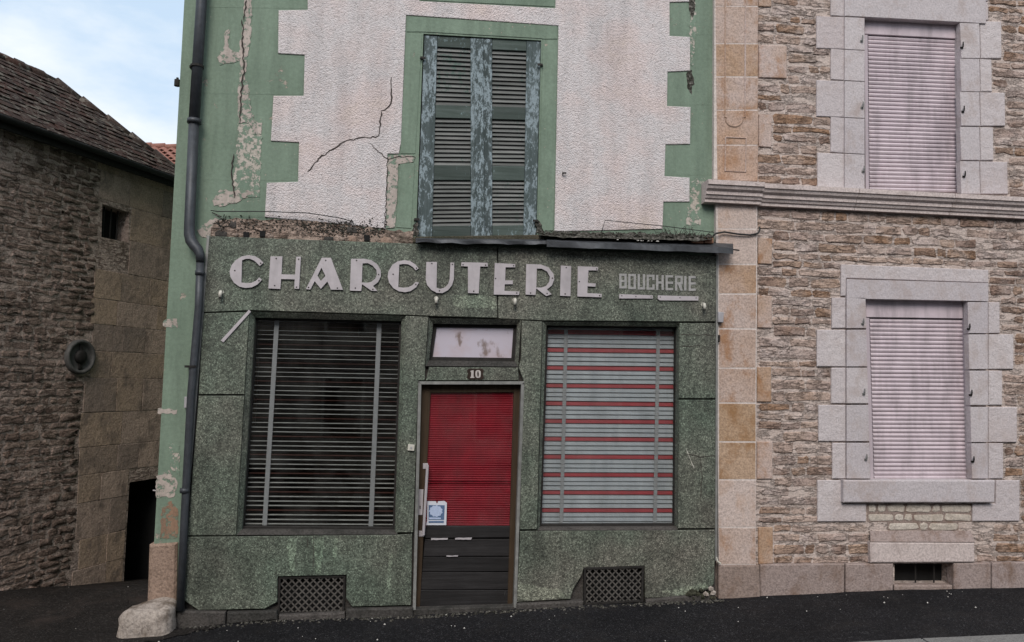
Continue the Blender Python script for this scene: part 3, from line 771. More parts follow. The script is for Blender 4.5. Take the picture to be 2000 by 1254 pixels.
# splayed reveals of the three glazed openings
def reveal(outer, inner, y1, mat='terrazzo', yb=.02, sill='base_course'):
    nm = 'reveal'
    for i in range(4):
        j = (i + 1) % 4
        a, b = P(*outer[i], YF), P(*outer[j], YF)
        c, d = P(*inner[j], y1), P(*inner[i], y1)
        c2, d2 = c.copy(), d.copy(); c2.y = d2.y = yb
        b2, a2 = b.copy(), a.copy(); b2.y = a2.y = yb + .02
        mb = MB(); mb.add([a, b, c, d, c2, d2, b2, a2], [(0, 1, 2, 3)[::-1], (3, 2, 4, 5)[::-1], (5, 4, 6, 7)[::-1], (7, 6, 1, 0)[::-1]])
        obj(nm, mb, sill if i == 2 else mat, front)
WL_O, WL_I = [(488, 608), (794, 617), (776, 1044), (462, 1045)], [(498, 620), (784, 627), (771, 1036), (472, 1034)]
WR_O, WR_I = [(1060, 628), (1327, 630), (1324, 1035), (1050, 1036)], [(1067, 635), (1324, 638), (1321, 1029), (1054, 1030)]
WT_O, WT_I = [(838, 621), (1018, 624), (1012, 716), (831, 715)], [(846, 632), (1010, 634), (1006, 706), (838, 704)]
reveal(WL_O, WL_I, YF + .045); reveal(WR_O, WR_I, YF + .035); reveal(WT_O, WT_I, YF + .05)
YG = .045
def frame_ring(outer, wpx, yf, yb, mat, parent, name='frame'):
    (a, b), (c, d), (e, f), (g, h) = outer
    inner = [(a + wpx, b + wpx), (c - wpx, d + wpx), (e - wpx, f - wpx), (g + wpx, h - wpx)]
    mb = MB(); slab(mb, outer, yf, yb, .002, [inner]); return obj(name, mb, mat, parent)
for quad in (WL_I, WR_I):
    fr_ = frame_ring([(quad[0][0] - 8, quad[0][1] - 8), (quad[1][0] + 8, quad[1][1] - 8), (quad[2][0] + 8, quad[2][1] + 6), (quad[3][0] - 8, quad[3][1] + 6)], 12, .022, .075, 'iron', front, 'window_frame')
    mb = MB(); g = [P(*q, YG) for q in ((quad[0][0] - 2, quad[0][1] - 2), (quad[1][0] + 2, quad[1][1] - 2), (quad[2][0] + 2, quad[2][1] + 2), (quad[3][0] - 2, quad[3][1] + 2))]
    dy = Vector((0, .005, 0)); mb.box8(g, [v + dy for v in g]); obj('pane', mb, 'glass', fr_)
fr_ = frame_ring([(842, 628), (1014, 630), (1010, 710), (834, 708)], 11, .03, .075, 'iron', front, 'transom_frame')
mb = MB(); slab(mb, [(848, 636), (1008, 637), (1004, 703), (840, 701)], .045, .05); obj('pane', mb, 'frosted', fr_)
# the dim room behind the display windows
mb = MB()
x0, x1, z0, z1, yb, y0 = -1.95, 2.82, .2, 3.1, 1.5, .158
V_ = lambda x, y, z: Vector((x, y, z))
mb.add([V_(x0, yb, z0), V_(x1, yb, z0), V_(x1, yb, z1), V_(x0, yb, z1), V_(x0, y0, z0), V_(x1, y0, z0), V_(x1, y0, z1), V_(x0, y0, z1)],
       [(0, 1, 2, 3), (4, 5, 1, 0), (3, 2, 6, 7), (4, 0, 3, 7), (1, 5, 6, 2)])
obj('shop_interior', mb, 'interior', front)
for p in ([(505, 618), (700, 622), (700, 655), (505, 650)], [(478, 700), (505, 700), (498, 830), (470, 830)]):
    mb = MB(); q = [P(a, b, .9) for a, b in p]; dy = Vector((0, .03, 0)); mb.box8(q, [v + dy for v in q]); obj('shelf_board', mb, 'door_brown', front)
# low stone course under the panels
for p in ([(343, 1192), (440, 1196), (440, 1222), (343, 1234)], [(442, 1196), (541, 1195), (541, 1212), (442, 1221)], [(544, 1201), (674, 1198), (674, 1212), (544, 1216)], [(676, 1190), (806, 1186), (806, 1206), (676, 1212)],
          [(1009, 1180), (1140, 1175), (1140, 1192), (1009, 1198)], [(1142, 1184), (1258, 1178), (1258, 1190), (1142, 1196)], [(1262, 1172), (1396, 1158), (1396, 1175), (1262, 1186)]):
    mb = MB(); slab(mb, [(a + random.uniform(-1, 1), b + random.uniform(-1.5, 1.5)) for a, b in p], YF - .035, .1, .012); obj('plinth_stone', mb, 'base_course', front)
mb = MB()
for k in range(26):
    q = P(random.uniform(1335, 1396), random.uniform(1150, 1168), YF - .02); clump(mb, q, random.uniform(.012, .035), .8)
o = obj('rubble', mb, 'debris', front, kind='stuff')
for (a, b, r_) in ((1388, 1150, .03), (1392, 1158, .035), (1378, 1160, .03)):
    mb = MB(); clump(mb, P(a, b, YF - .03), r_, .9, 7); obj('broken_chip', mb, 'guard', front)
mb = MB(); slab(mb, [(808, 1190), (1006, 1184), (1004, 1200), (806, 1207)], YF - .01, .12, .008); obj('door_step', mb, 'base_course', front)
# the door
YD = .0
DO = [(822, 751), (1019, 751), (1004, 1187), (811, 1192)]
mb = MB(); slab(mb, [(822, 751), (842, 751), (820, 1192), (810, 1192)], YD, YD + .05, .003)
door = obj('door', mb, 'door_brown', front, label='narrow shop door with red glazed upper part and dark boarded lower part')
mb = MB(); slab(mb, [(1004, 751), (1019, 751), (1004, 1187), (991, 1187)], YD + .001, YD + .05, .003); obj('stile', mb, 'door_brown', door)
mb = MB(); slab(mb, [(841, 751), (1005, 751), (1004, 766), (841, 767)], YD + .004, YD + .05, .003); obj('top_rail', mb, 'door_brown', door)
dl = lambda t: 834 + (820 - 834) * (t - 1027) / 163
dr = lambda t: 995 + (991 - 995) * (t - 1027) / 163
for t0, t1, y in ((1028, 1051, .002), (1053, 1087, .012), (1088, 1117, .014), (1118, 1152, .012), (1153, 1190, .004)):
    mb = MB(); slab(mb, [(dl(t0) - 2, t0), (dr(t0) + 1, t0), (dr(t1) + 1, t1 - 1), (dl(t1) - 2, t1)], YD + y, YD + .05, .004); obj('door_board', mb, 'door_wood', door)
for p in ([(842, 1051), (875, 1051), (874, 1054), (842, 1055)], [(889, 1051), (922, 1050), (920, 1054), (889, 1054)], [(872, 1085), (895, 1085), (894, 1087), (872, 1087)]):
    mb = MB(); slab(mb, ragged(p, .6, 5), YD - .0015, YD + .003); obj('paint_chip', mb, 'letter', door)
mb = MB(); g = [P(*q, YD + .02) for q in ((840, 765), (1005, 765), (996, 1029), (833, 1028))]; dy = Vector((0, .004, 0)); mb.box8(g, [v + dy for v in g]); obj('pane', mb, 'glass', door)
mb = MB(); mb.tube([P(835, 908, YD - .045), P(831, 975, YD - .05), P(827, 1045, YD - .045)], .013, 8)
for a, b in ((834, 914), (827.5, 1038)): mb.tube([P(a, b, YD - .045), P(a, b, YD + .01)], .010, 6)
obj('pull_handle', mb, 'letter', door)
for a, b in ((832, 910), (824, 1042)):
    mb = MB(); slab(mb, [(a - 6, b - 5), (a + 4, b - 5), (a + 4, b + 6), (a - 6, b + 6)], YD - .008, YD + .004, .002); obj('handle_plate', mb, 'letter', door)
mb = MB(); slab(mb, [(817, 956), (827, 956), (825, 1006), (815, 1006)], YD - .008, YD + .003, .002); obj('lock_plate', mb, 'letter', door)
mb = MB(); slab(mb, [(819.5, 988), (821.5, 988), (821.5, 994), (819.5, 994)], YD - .0095, YD - .005); obj('keyhole', mb, 'black', door)
mb = MB(); slab(mb, [(800, 740), (1040, 740), (1025, 1210), (790, 1210)], .10, .12); obj('door_backing', mb, 'black', front)

# the ribbed red blind behind the door's glass
blind = thing('door_blind', 'crimson ribbed blind behind the glass of the shop door', 'blind', P(915, 1027, .035))
RQ = [(838, 763), (1007, 763), (998, 1032), (831, 1031)]
K = 62
for i in range(K):
    t0, t1 = i / K, (i + .93) / K
    if i in (41, 42): t0 += .004
    mb = MB(); a = [P(*qpt(RQ, s_, t0), YD + .034) for s_ in (0, 1)]; b = [P(*qpt(RQ, s_, t1), YD + .034) for s_ in (0, 1)]
    md = [(a[k] + b[k]) / 2 + Vector((0, -.006, .003)) for k in (0, 1)]
    dy = Vector((0, .006, 0))
    mb.add([a[0], a[1], md[1], md[0], b[1], b[0], a[0] + dy, a[1] + dy, b[1] + dy, b[0] + dy], [(0, 3, 2, 1), (3, 5, 4, 2), (0, 1, 7, 6), (5, 9, 8, 4), (6, 7, 8, 9)])
    obj('slat', mb, 'red_rib', blind)

# venetian blinds in the display windows
def venetian(name, label, quad, n_, pitch0, tilt, width, y, mats, tapes, tapew):
    root = thing(name, label, 'blind', P(*qpt(quad, .5, 1), y), 'venetian blinds in the display windows')
    for i in range(n_):
        t = (i + .5) / n_
        ll, rr = P(*qpt(quad, 0, t), y), P(*qpt(quad, 1, t), y)
        j = [random.uniform(-.002, .002) for _ in range(2)]
        prof = []
        for k in (-1, -.35, .35, 1):
            d = k * width / 2
            prof.append((d * math.cos(tilt), d * math.sin(tilt) + (.004 * (1 - k * k))))
        vs = []
        for p0, jj in ((ll, j[0]), (rr, j[1])):
            for (yy, zz) in prof: vs.append(p0 + Vector((0, yy, zz + jj)))
            for (yy, zz) in prof: vs.append(p0 + Vector((0, yy + .0012, zz - .0012 + jj)))
        fs = [(k, k + 1, 8 + k + 1, 8 + k) for k in range(3)] + [(4 + k + 1, 4 + k, 12 + k, 12 + k + 1) for k in range(3)] + [(0, 8, 12, 4), (3, 7, 15, 11)]
        obj('slat', MB().add(vs, fs), mats(i), root)
    for (a, b), (c, d) in tapes:
        mb = MB(); yy = y - width / 2 * abs(math.cos(tilt)) - .006
        slab(mb, [(a - tapew / 2, b), (a + tapew / 2, b), (c + tapew / 2, d), (c - tapew / 2, d)], yy, yy + .0015); obj('ladder_tape', mb, 'tape', root)
venetian('venetian_blind', 'open venetian blind with thin shade-darkened slats in the left display window', [(492, 622), (790, 629), (778, 1038), (467, 1036)], 46, 0, R(5), .046, .10,
         lambda i: 'blind_red_shaded' if i % 4 == 1 else 'blind_grey_shaded', [((541, 622), (516, 1036)), ((741, 628), (724, 1034))], 9)
venetian('venetian_blind', 'closed venetian blind of grey and red slats in the right display window', [(1060, 634), (1330, 638), (1328, 1034), (1047, 1034)], 46, 0, R(70), .051, .10,
         lambda i: 'blind_red' if i % 4 == 1 else 'blind_grey', [((1106, 634), (1096, 1032)), ((1286, 638), (1279, 1030))], 7)

# cellar vents in the base of the shopfront
def vent(label, quad, yf):
    c = P(*qpt(quad, .5, 1), yf)
    root = thing('cellar_vent', label, 'vent grille', c, 'cellar vents under the display windows')
    (a, b), (c2, d), (e, f), (g, h) = quad
    inn = [(a + 4, b + 4), (c2 - 4, d + 4), (e - 4, f - 4), (g + 4, h - 4)]
    mb = MB(); slab(mb, quad, yf - .004, yf + .04, .001, [inn]); obj('frame', mb, 'iron', root)
    mb = MB(); slab(mb, quad, yf + .06, yf + .08); obj('recess', mb, 'black', root)
    p = wall_pts([quad[0], quad[1], quad[2], quad[3]], yf)
    u0, u1 = (p[0][0] + p[3][0]) / 2 + .015, (p[1][0] + p[2][0]) / 2 - .015
    v1, v0 = (p[0][1] + p[1][1]) / 2 - .015, (p[2][1] + p[3][1]) / 2 + .015
    st = .062
    H, W = v1 - v0, u1 - u0
    for sgn in (1, -1):
        k = -H
        while k < W:
            a0 = max(0, k); a1 = min(W, k + H)
            if a1 - a0 > .03:
                f_ = lambda a_: (u0 + a_, v0 + (a_ - k)) if sgn > 0 else (u0 + a_, v1 - (a_ - k))
                q0, q1 = f_(a0), f_(a1)
                d = (Vector(q1) - Vector(q0)).normalized(); nn = Vector((-d.y, d.x)) * .006
                y = yf + .004 + (.006 if sgn > 0 else 0)
                A, B = Vector((q0[0], q0[1])), Vector((q1[0], q1[1]))
                c4 = [A + nn, B + nn, B - nn, A - nn]
                mb = MB(); mb.box8([Vector((q.x, y, q.y)) for q in c4], [Vector((q.x, y + .005, q.y)) for q in c4])
                obj('lattice_bar', mb, 'lattice', root)
            k += st
vent('rusty lattice cellar vent below the left display window', [(544, 1127), (675, 1124), (672, 1198), (542, 1200)], YF + .02)
vent('grey lattice cellar vent below the right display window', [(1141, 1109), (1258, 1106), (1256, 1176), (1141, 1182)], YF - .006)

# ------------------------------------------------------------------ lettering
def tr(pts, ox, oy, k): return [(ox + a / k, oy + b / k) for a, b in pts]
CA = dict(ox=440, oy=490, k=8.333); CB = dict(ox=670, oy=490, k=8.333); CC = dict(ox=890, oy=490, k=6.667); CDD = dict(ox=1195, oy=520, k=10.0)
LET = [
    (CA, [(620, 195), (560, 130), (480, 85), (380, 68), (270, 90), (170, 150), (100, 235), (68, 340), (85, 430), (140, 520), (230, 585), (330, 605), (430, 595), (520, 550), (600, 470), (550, 432), (500, 485), (430, 518), (350, 525), (262, 515), (272, 155), (330, 132), (400, 130), (470, 160), (520, 205), (560, 248)], [], [(575, 200), (155, 320), (548, 485)]),
    (CA, [(735, 90), (930, 90), (915, 382), (1135, 388), (1155, 95), (1230, 95), (1200, 620), (1120, 615), (1130, 465), (908, 460), (895, 622), (700, 612)], [], [(830, 125), (1195, 135), (805, 565), (1160, 590)]),
    (CA, [(1570, 110), (1720, 115), (1915, 635), (1720, 632), (1662, 500), (1555, 620), (1455, 495), (1385, 630), (1310, 625)], [[(1565, 275), (1630, 410), (1555, 490), (1500, 405)]], [(1635, 155), (1355, 595), (1825, 605)]),
    (CB, [(130, 130), (330, 128), (460, 150), (560, 220), (615, 320), (615, 420), (570, 510), (490, 572), (560, 655), (460, 650), (310, 545), (295, 655), (110, 648)], [[(318, 205), (400, 200), (480, 240), (540, 310), (550, 385), (525, 450), (460, 505), (390, 520), (305, 515)]], [(220, 155), (580, 385), (200, 605), (485, 625)]),
    (CB, [(1232, 285), (1170, 215), (1090, 165), (1000, 150), (890, 170), (800, 230), (740, 330), (725, 420), (750, 520), (820, 610), (910, 660), (1010, 675), (1100, 655), (1190, 595), (1235, 515), (1180, 505), (1130, 560), (1060, 592), (980, 600), (900, 592), (915, 225), (980, 215), (1060, 220), (1130, 260), (1185, 318)], [], [(1195, 280), (815, 380), (1185, 545)]),
    (CB, [(1355, 180), (1530, 180), (1522, 600), (1580, 618), (1650, 600), (1710, 540), (1735, 460), (1748, 190), (1810, 190), (1805, 460), (1775, 560), (1710, 640), (1620, 688), (1530, 685), (1440, 640), (1370, 560), (1345, 470)], [], [(1445, 205), (1780, 220), (1570, 650)]),
    (CC, [(75, 148), (415, 155), (420, 205), (320, 205), (300, 555), (160, 550), (160, 205), (70, 200)], [], [(95, 180), (390, 185), (235, 525)]),
    (CC, [(510, 158), (775, 172), (775, 215), (650, 215), (645, 385), (745, 385), (745, 435), (640, 435), (635, 520), (830, 530), (825, 575), (495, 570)], [], [(755, 193), (520, 360), (795, 548)]),
    (CC, [(920, 172), (1110, 178), (1210, 215), (1275, 300), (1285, 370), (1255, 450), (1190, 502), (1250, 565), (1180, 590), (1050, 490), (1040, 575), (910, 570)], [[(1058, 232), (1120, 232), (1190, 270), (1228, 340), (1220, 400), (1180, 455), (1120, 478), (1050, 478)]], [(1260, 355), (975, 548), (1190, 555)]),
    (CC, [(1370, 190), (1505, 200), (1495, 592), (1360, 585)], [], [(1440, 218), (1425, 560)]),
    (CC, [(1590, 200), (1855, 210), (1850, 255), (1730, 255), (1722, 420), (1825, 425), (1820, 468), (1718, 462), (1715, 550), (1905, 560), (1900, 605), (1585, 595)], [], [(1835, 235), (1610, 400), (1875, 583)]),
]
sign = thing('shop_sign', 'large pale metal letters spelling CHARCUTERIE on the green fascia', 'sign lettering', P(810, 575, YF))
for c_, out, holes, screws in LET:
    mb = MB(); slab(mb, tr(out, **c_), YF - .018, YF - .006, .0012, [tr(h, **c_) for h in holes])
    lt = obj('letter', mb, 'letter', sign)
    for q in screws:
        a, b = tr([q], **c_)[0]
        mb = MB(); mb.disc_stack(P(a, b, YF - .017), Vector((1, 0, 0)), Vector((0, 0, 1)), Vector((0, -1, 0)), [(.0075, 0), (.0065, .004)], 6)
        obj('screw', mb, 'screw', lt)
    mb = MB()
sign2 = thing('small_shop_sign', 'small faded capitals spelling BOUCHERIE over two pale bars on the fascia', 'sign lettering', P(1285, 575, YF))
def box_letter(ch, u0, u1, v0, v1, s_=44):
    m_ = (v0 + v1) / 2
    rect = [(u0, v0), (u1, v0), (u1, v1), (u0, v1)]
    h = s_ / 2
    if ch == 'B': return rect, [[(u0 + s_, v0 + s_), (u1 - s_, v0 + s_), (u1 - s_, m_ - h), (u0 + s_, m_ - h)], [(u0 + s_, m_ + h), (u1 - s_, m_ + h), (u1 - s_, v1 - s_), (u0 + s_, v1 - s_)]]
    if ch == 'O': return rect, [[(u0 + s_, v0 + s_), (u1 - s_, v0 + s_), (u1 - s_, v1 - s_), (u0 + s_, v1 - s_)]]
    if ch == 'U': return [(u0, v0), (u0 + s_, v0), (u0 + s_, v1 - s_), (u1 - s_, v1 - s_), (u1 - s_, v0), (u1, v0), (u1, v1), (u0, v1)], []
    if ch == 'C': return [(u0, v0), (u1, v0), (u1, v0 + 105), (u1 - s_, v0 + 105), (u1 - s_, v0 + s_), (u0 + s_, v0 + s_), (u0 + s_, v1 - s_), (u1 - s_, v1 - s_), (u1 - s_, v1 - 105), (u1, v1 - 105), (u1, v1), (u0, v1)], []
    if ch == 'H': return [(u0, v0), (u0 + s_, v0), (u0 + s_, m_ - h), (u1 - s_, m_ - h), (u1 - s_, v0), (u1, v0), (u1, v1), (u1 - s_, v1), (u1 - s_, m_ + h), (u0 + s_, m_ + h), (u0 + s_, v1), (u0, v1)], []
    if ch == 'E': return [(u0, v0), (u1, v0), (u1, v0 + s_), (u0 + s_, v0 + s_), (u0 + s_, m_ - h), (u1, m_ - h), (u1, m_ + h), (u0 + s_, m_ + h), (u0 + s_, v1 - s_), (u1, v1 - s_), (u1, v1), (u0, v1)], []
    if ch == 'R': return [(u0, v0), (u1, v0), (u1, m_ + h), (u1 - s_ * .6, m_ + h), (u1, v1), (u1 - s_, v1), (u0 + s_ * 1.25, m_ + h), (u0 + s_, m_ + h), (u0 + s_, v1), (u0, v1)], [[(u0 + s_, v0 + s_), (u1 - s_, v0 + s_), (u1 - s_, m_ - h), (u0 + s_, m_ - h)]]
    return rect, []
for ch, u0, u1, v0, v1 in (('B', 145, 290, 145, 435), ('O', 320, 470, 150, 450), ('U', 505, 650, 155, 455), ('C', 680, 835, 165, 460), ('H', 865, 1015, 170, 465), ('E', 1050, 1195, 175, 470), ('R', 1235, 1385, 185, 475), ('I', 1412, 1458, 190, 475), ('E', 1500, 1640, 190, 480)):
    out, holes = box_letter(ch, u0, u1, v0, v1)
    mb = MB(); slab(mb, tr(out, **CDD), YF - .005, YF + .001, 0, [tr(h, **CDD) for h in holes]); obj('letter', mb, 'letter_faint', sign2)
for out, sc in (([(145, 545), (800, 568), (798, 632), (145, 630)], [(195, 577), (470, 592), (765, 600)]), ([(900, 570), (1695, 590), (1690, 672), (935, 668), (900, 640)], [(945, 602), (1330, 615), (1645, 618)])):
    mb = MB(); slab(mb, tr(out, **CDD), YF - .014, YF - .004, .001); ub = obj('underline_bar', mb, 'letter', sign2)
    for q in sc:
        a, b = tr([q], **CDD)[0]
        mb = MB(); mb.disc_stack(P(a, b, YF - .013), Vector((1, 0, 0)), Vector((0, 0, 1)), Vector((0, -1, 0)), [(.0065, 0), (.0055, .003)], 6); obj('screw', mb, 'screw', ub)

# ------------------------------------------------------------------ small things on the shopfront
for (a, b), lab in (((432.5, 575), 'small white lamp holder under the first C of the big letters'), ((852, 587), 'small white lamp holder under the U of the big letters'), ((1005, 590), 'small white lamp holder under the first E of the big letters'), ((1373, 599), 'small white lamp holder right of the two pale bars')):
    r_ = thing('lamp_holder', lab, 'lamp holder', P(a, b, YF), 'lamp holders under the lettering')
    q = P(a, b - 4, YF)
    mb = MB(); mb.tube([q + Vector((0, -.004, .008)), q + Vector((0, -.03, .0)), q + Vector((0, -.042, -.016)), q + Vector((0, -.043, -.05))], [.016, .017, .016, .014], 8); obj('socket', mb, 'white', r_, True)
    mb = MB(); mb.tube([q + Vector((0, -.043, -.05)), q + Vector((0, -.043, -.062))], .011, 8); obj('contact_ring', mb, 'iron', r_)
    mb = MB(); mb.disc_stack(q, Vector((1, 0, 0)), Vector((0, 0, 1)), Vector((0, -1, 0)), [(.022, 0), (.02, .005)], 8); obj('rose', mb, 'white', r_)
mb = MB(); slab(mb, [(486, 605), (490, 609), (436, 669), (431, 665)], YF - .012, YF - .001, .001)
single('metal_strip', mb, 'letter', 'loose grey metal strip leaning diagonally beside the left display window', 'metal strip')
r_ = thing('house_number', 'small brown enamel plate with the number 10 above the shop door', 'number plate', P(928, 740, YF))
mb = MB(); slab(mb, [(915, 720), (942, 720), (945, 724), (943, 730), (945, 737), (942, 741), (915, 741), (912, 737), (914, 730), (912, 724)], YF - .006, YF, .001); obj('plate', mb, 'number', r_)
for p, h in (([(919.5, 724), (925, 723), (925, 736), (926.5, 736), (926.5, 738), (918.5, 738), (918.5, 736), (920.2, 736), (920.2, 726), (918.5, 727)], []), ([(929, 725), (931.5, 723), (936, 723), (938.5, 725), (939, 731), (938.3, 736), (935.8, 738), (931.5, 738), (929, 735.5), (928.3, 730)], [[(932.6, 725.5), (934.6, 725.5), (935.4, 730.5), (934.7, 735.5), (932.8, 735.5), (932, 730.5)]])):
    mb = MB(); slab(mb, p, YF - .0085, YF - .004, 0, h); obj('digit', mb, 'digit', r_)
r_ = thing('doorbell', 'small white doorbell on the terrazzo left of the door', 'doorbell', P(804, 881, YF))
mb = MB(); slab(mb, [(797, 868), (810, 869), (809, 881), (796, 880)], YF - .022, YF, .003); obj('case', mb, 'white', r_)
mb = MB(); mb.disc_stack(P(803, 874.5, YF - .021), Vector((1, 0, 0)), Vector((0, 0, 1)), Vector((0, -1, 0)), [(.011, 0), (.009, .005)], 10); obj('button', mb, 'grey_box', r_)
# the notice stuck on the door
nq = lambda pts: [(810 + a / 15.68, 960 + b / 15.68) for a, b in pts]
YN = YD - .004
r_ = thing('door_notice', 'blue and white printed notice stuck low on the red door glass', 'notice', P(853, 1025, YN))
mb = MB(); slab(mb, nq([(385, 295), (650, 300), (670, 360), (695, 365), (715, 300), (910, 290), (985, 350), (965, 1030), (350, 1030), (380, 880)]), YN, YN + .003); obj('sheet', mb, 'paper', r_)
mb = MB(); slab(mb, nq([(430, 415), (920, 420), (900, 870), (420, 870)]), YN - .0015, YN + .001); obj('printed_panel', mb, 'blue', r_)
ov = []
for k in range(22):
    a = 2 * math.pi * k / 22; rr = 1 + (.09 if k % 2 else -.05)
    ov.append((650 + 195 * rr * math.cos(a), 600 + 170 * rr * math.sin(a)))
mb = MB(); slab(mb, nq(ov), YN - .003, YN - .001); obj('printed_shape', mb, 'pale_blue', r_)
for p in ([(440, 795), (800, 800), (800, 845), (440, 845)], [(425, 905), (890, 900), (890, 960), (425, 960)]):
    mb = MB(); slab(mb, nq(p), YN - .003, YN - .001); obj('text_line', mb, 'pale_blue' if p[0][1] < 850 else 'blue', r_)
    
# ------------------------------------------------------------------ zinc flashing over the fascia, with moss and rubble on it
fl = thing('zinc_flashing', 'bent dark zinc sheet ledge over the right part of the shop fascia', 'flashing', P(1120, 480, 0))
def sheet(x0, x1, back, lip, y0, yf, drop, wav):
    k = 26
    vs = []
    for i in range(k + 1):
        s_ = i / k
        x = x0 + (x1 - x0) * s_
        bx = back[0] + (back[1] - back[0]) * s_; lx = lip[0] + (lip[1] - lip[0]) * s_
        wv = wav * mnoise.noise(Vector((s_ * 7, 1.3, x0 * .01)))
        a = P(x, bx, y0); b = P(x, lx + wv, yf); c_ = P(x, lx + drop + wv * 1.6 + random.uniform(-.5, .5), yf + .008 * math.sin(s_ * 19))
        vs += [a, b, c_, c_ + Vector((0, .004, 0)), b + Vector((0, .006, -.005)), a + Vector((0, 0, -.006))]
    fs = []
    for i in range(k):
        for j in range(5):
            p, q = i * 6 + j, (i + 1) * 6 + j
            fs.append((p, p + 1, q + 1, q))
    return MB().add(vs, fs)
obj('zinc_sheet', sheet(812, 1074, (464, 466), (467, 471), .0, -.17, 6, 3.0), 'zinc', fl)
obj('zinc_sheet', sheet(1068, 1432, (462, 473), (471, 484), .0, -.20, 11, 1.2), 'zinc', fl)
mb = MB(); mb.tube([P(1428, 487, -.19), P(1444, 489, -.19)], .007, 6); obj('end_spike', mb, 'iron', fl)
mb = MB()
bed = []
for k in range(60):
    s_ = k / 59; x = 1052 + 340 * s_
    for y, hh in ((-.17, -.03), (-.14, .02), (-.07, .05), (0, .065)):
        z0 = P(x, 460 + 8 * s_, 0).z + y * .16
        bed.append(Vector((P(x, 470, y).x, y, z0 + hh * (.5 + .8 * abs(mnoise.noise(Vector((s_ * 16, y * 9, 2))))) * min(1, 6 * s_ + .2, 8 * (1.02 - s_)))))
mb.add(bed, [(k * 4 + j, k * 4 + j + 1, k * 4 + j + 5, k * 4 + j + 4) for k in range(59) for j in range(3)])
for k in range(900):
    s_ = random.random(); x = 1052 + 340 * s_
    y = random.uniform(-.16, -.005)
    z0 = P(x, 460 + 8 * s_, 0).z + y * .16 + .045 * (1 + y / .2) * random.random() + .01
    clump(mb, Vector((P(x, 470, y).x, y, z0)), random.choice((.003, .005, .007, .010, .014)), random.uniform(.5, 1.0))
o = obj('moss_debris', mb, 'moss', None); o['kind'] = 'stuff'; o['label'] = 'mossy rubble heaped on the zinc ledge'
mb = MB()
for k in range(9):
    q = P(random.uniform(1205, 1290), 474, -.165); clump(mb, Vector((q.x, q.y, P(q.x * 0 + 1250, 470, -.165).z)), random.uniform(.008, .013), .7)
o = obj('pale_grit', mb, 'litter', None); o['kind'] = 'stuff'
for k, (a, b) in enumerate(((1352, 1374), (1375, 1394))):
    mb = MB(); slab(mb, [(a, 463), (b, 464), (b, 475), (a + 2, 474)], -.13, -.02, .008)
    single('tile_shard', mb, 'terracotta', ('broken terracotta piece on the zinc ledge, nearer the window', 'broken terracotta piece at the very right end of the zinc ledge')[k], 'tile shard', 'terracotta pieces on the zinc ledge')
# wires
def wire(name, pts, r0, label, y=-.05):
    mb = MB(); mb.tube([P(a, b, yy) for a, b, yy in pts], r0, 6)
    return single(name, mb, 'cable', label, 'cable', None, True)
wire('overhead_wire', [(412, 411, -.03), (425, 413, -.05), (520, 413, -.06), (600, 416, -.06), (660, 425, -.05), (690, 433, -.02)], .0045, 'thin dark wire strung along the wall above the fascia left of the window')
wire('overhead_wire', [(1174, 456, -.03), (1182, 430, -.06), (1250, 437, -.06), (1300, 442, -.06), (1395, 454, -.06), (1392, 462, -.05), (1375, 470, -.04)], .0038, 'thin dark wire bent above the zinc ledge right of the window')
wire('hooked_cable', [(1392, 462, -.10), (1398, 456, -.09), (1415, 453, -.08), (1440, 457, -.075), (1465, 459, -.07), (1480, 456, -.065), (1484, 449, -.065), (1483, 443, -.062)], .009, 'black cable crossing the orange pilaster with a hooked end')
# twig-like broken ends and ferns at the left end of the bare masonry
mb = MB()
for k in range(16):
    q = P(433 + random.uniform(-6, 10), 428 + random.uniform(-8, 22), -.03)
    d = Vector((random.uniform(-.09, .09), -.03, random.uniform(-.05, .05))); mb.tube([q, q + d * .6, q + d], .004, 4)
single('dead_weed', mb, 'moss', 'dark dead weed sprouting at the left end of the bare masonry', 'weed')

mb = MB()
for k in range(46):
    x = random.choice((random.uniform(1285, 1368), random.gauss(1325, 18))); q = P(x, 460 + (x - 1285) * .05, -.05 - random.random() * .06)
    d = Vector((random.uniform(-.10, .10), random.uniform(-.04, .01), random.uniform(.02, .11)))
    mb.tube([q, q + d * .55 + Vector((0, 0, .012)), q + d], [.0028, .0022, .0012], 4)
single('weeds', mb, 'moss', 'thin dark weeds growing on the right end of the zinc ledge', 'weeds', kind='stuff')
for px in ([(1343, 140), (1352, 137), (1355, 160), (1351, 184), (1346, 176), (1342, 158)], [(1344, -20), (1356, -20), (1357, 14), (1352, 34), (1346, 20)], [(1047, 430), (1056, 436), (1062, 452), (1046, 456)], [(806, 440), (816, 434), (818, 458), (806, 460)]):
    mb = MB(); slab(mb, ragged(px, 2.5, 4), -.0045 if px[0][1] < 300 else -.0085, .004); obj('moss_patch', mb, 'moss', house)

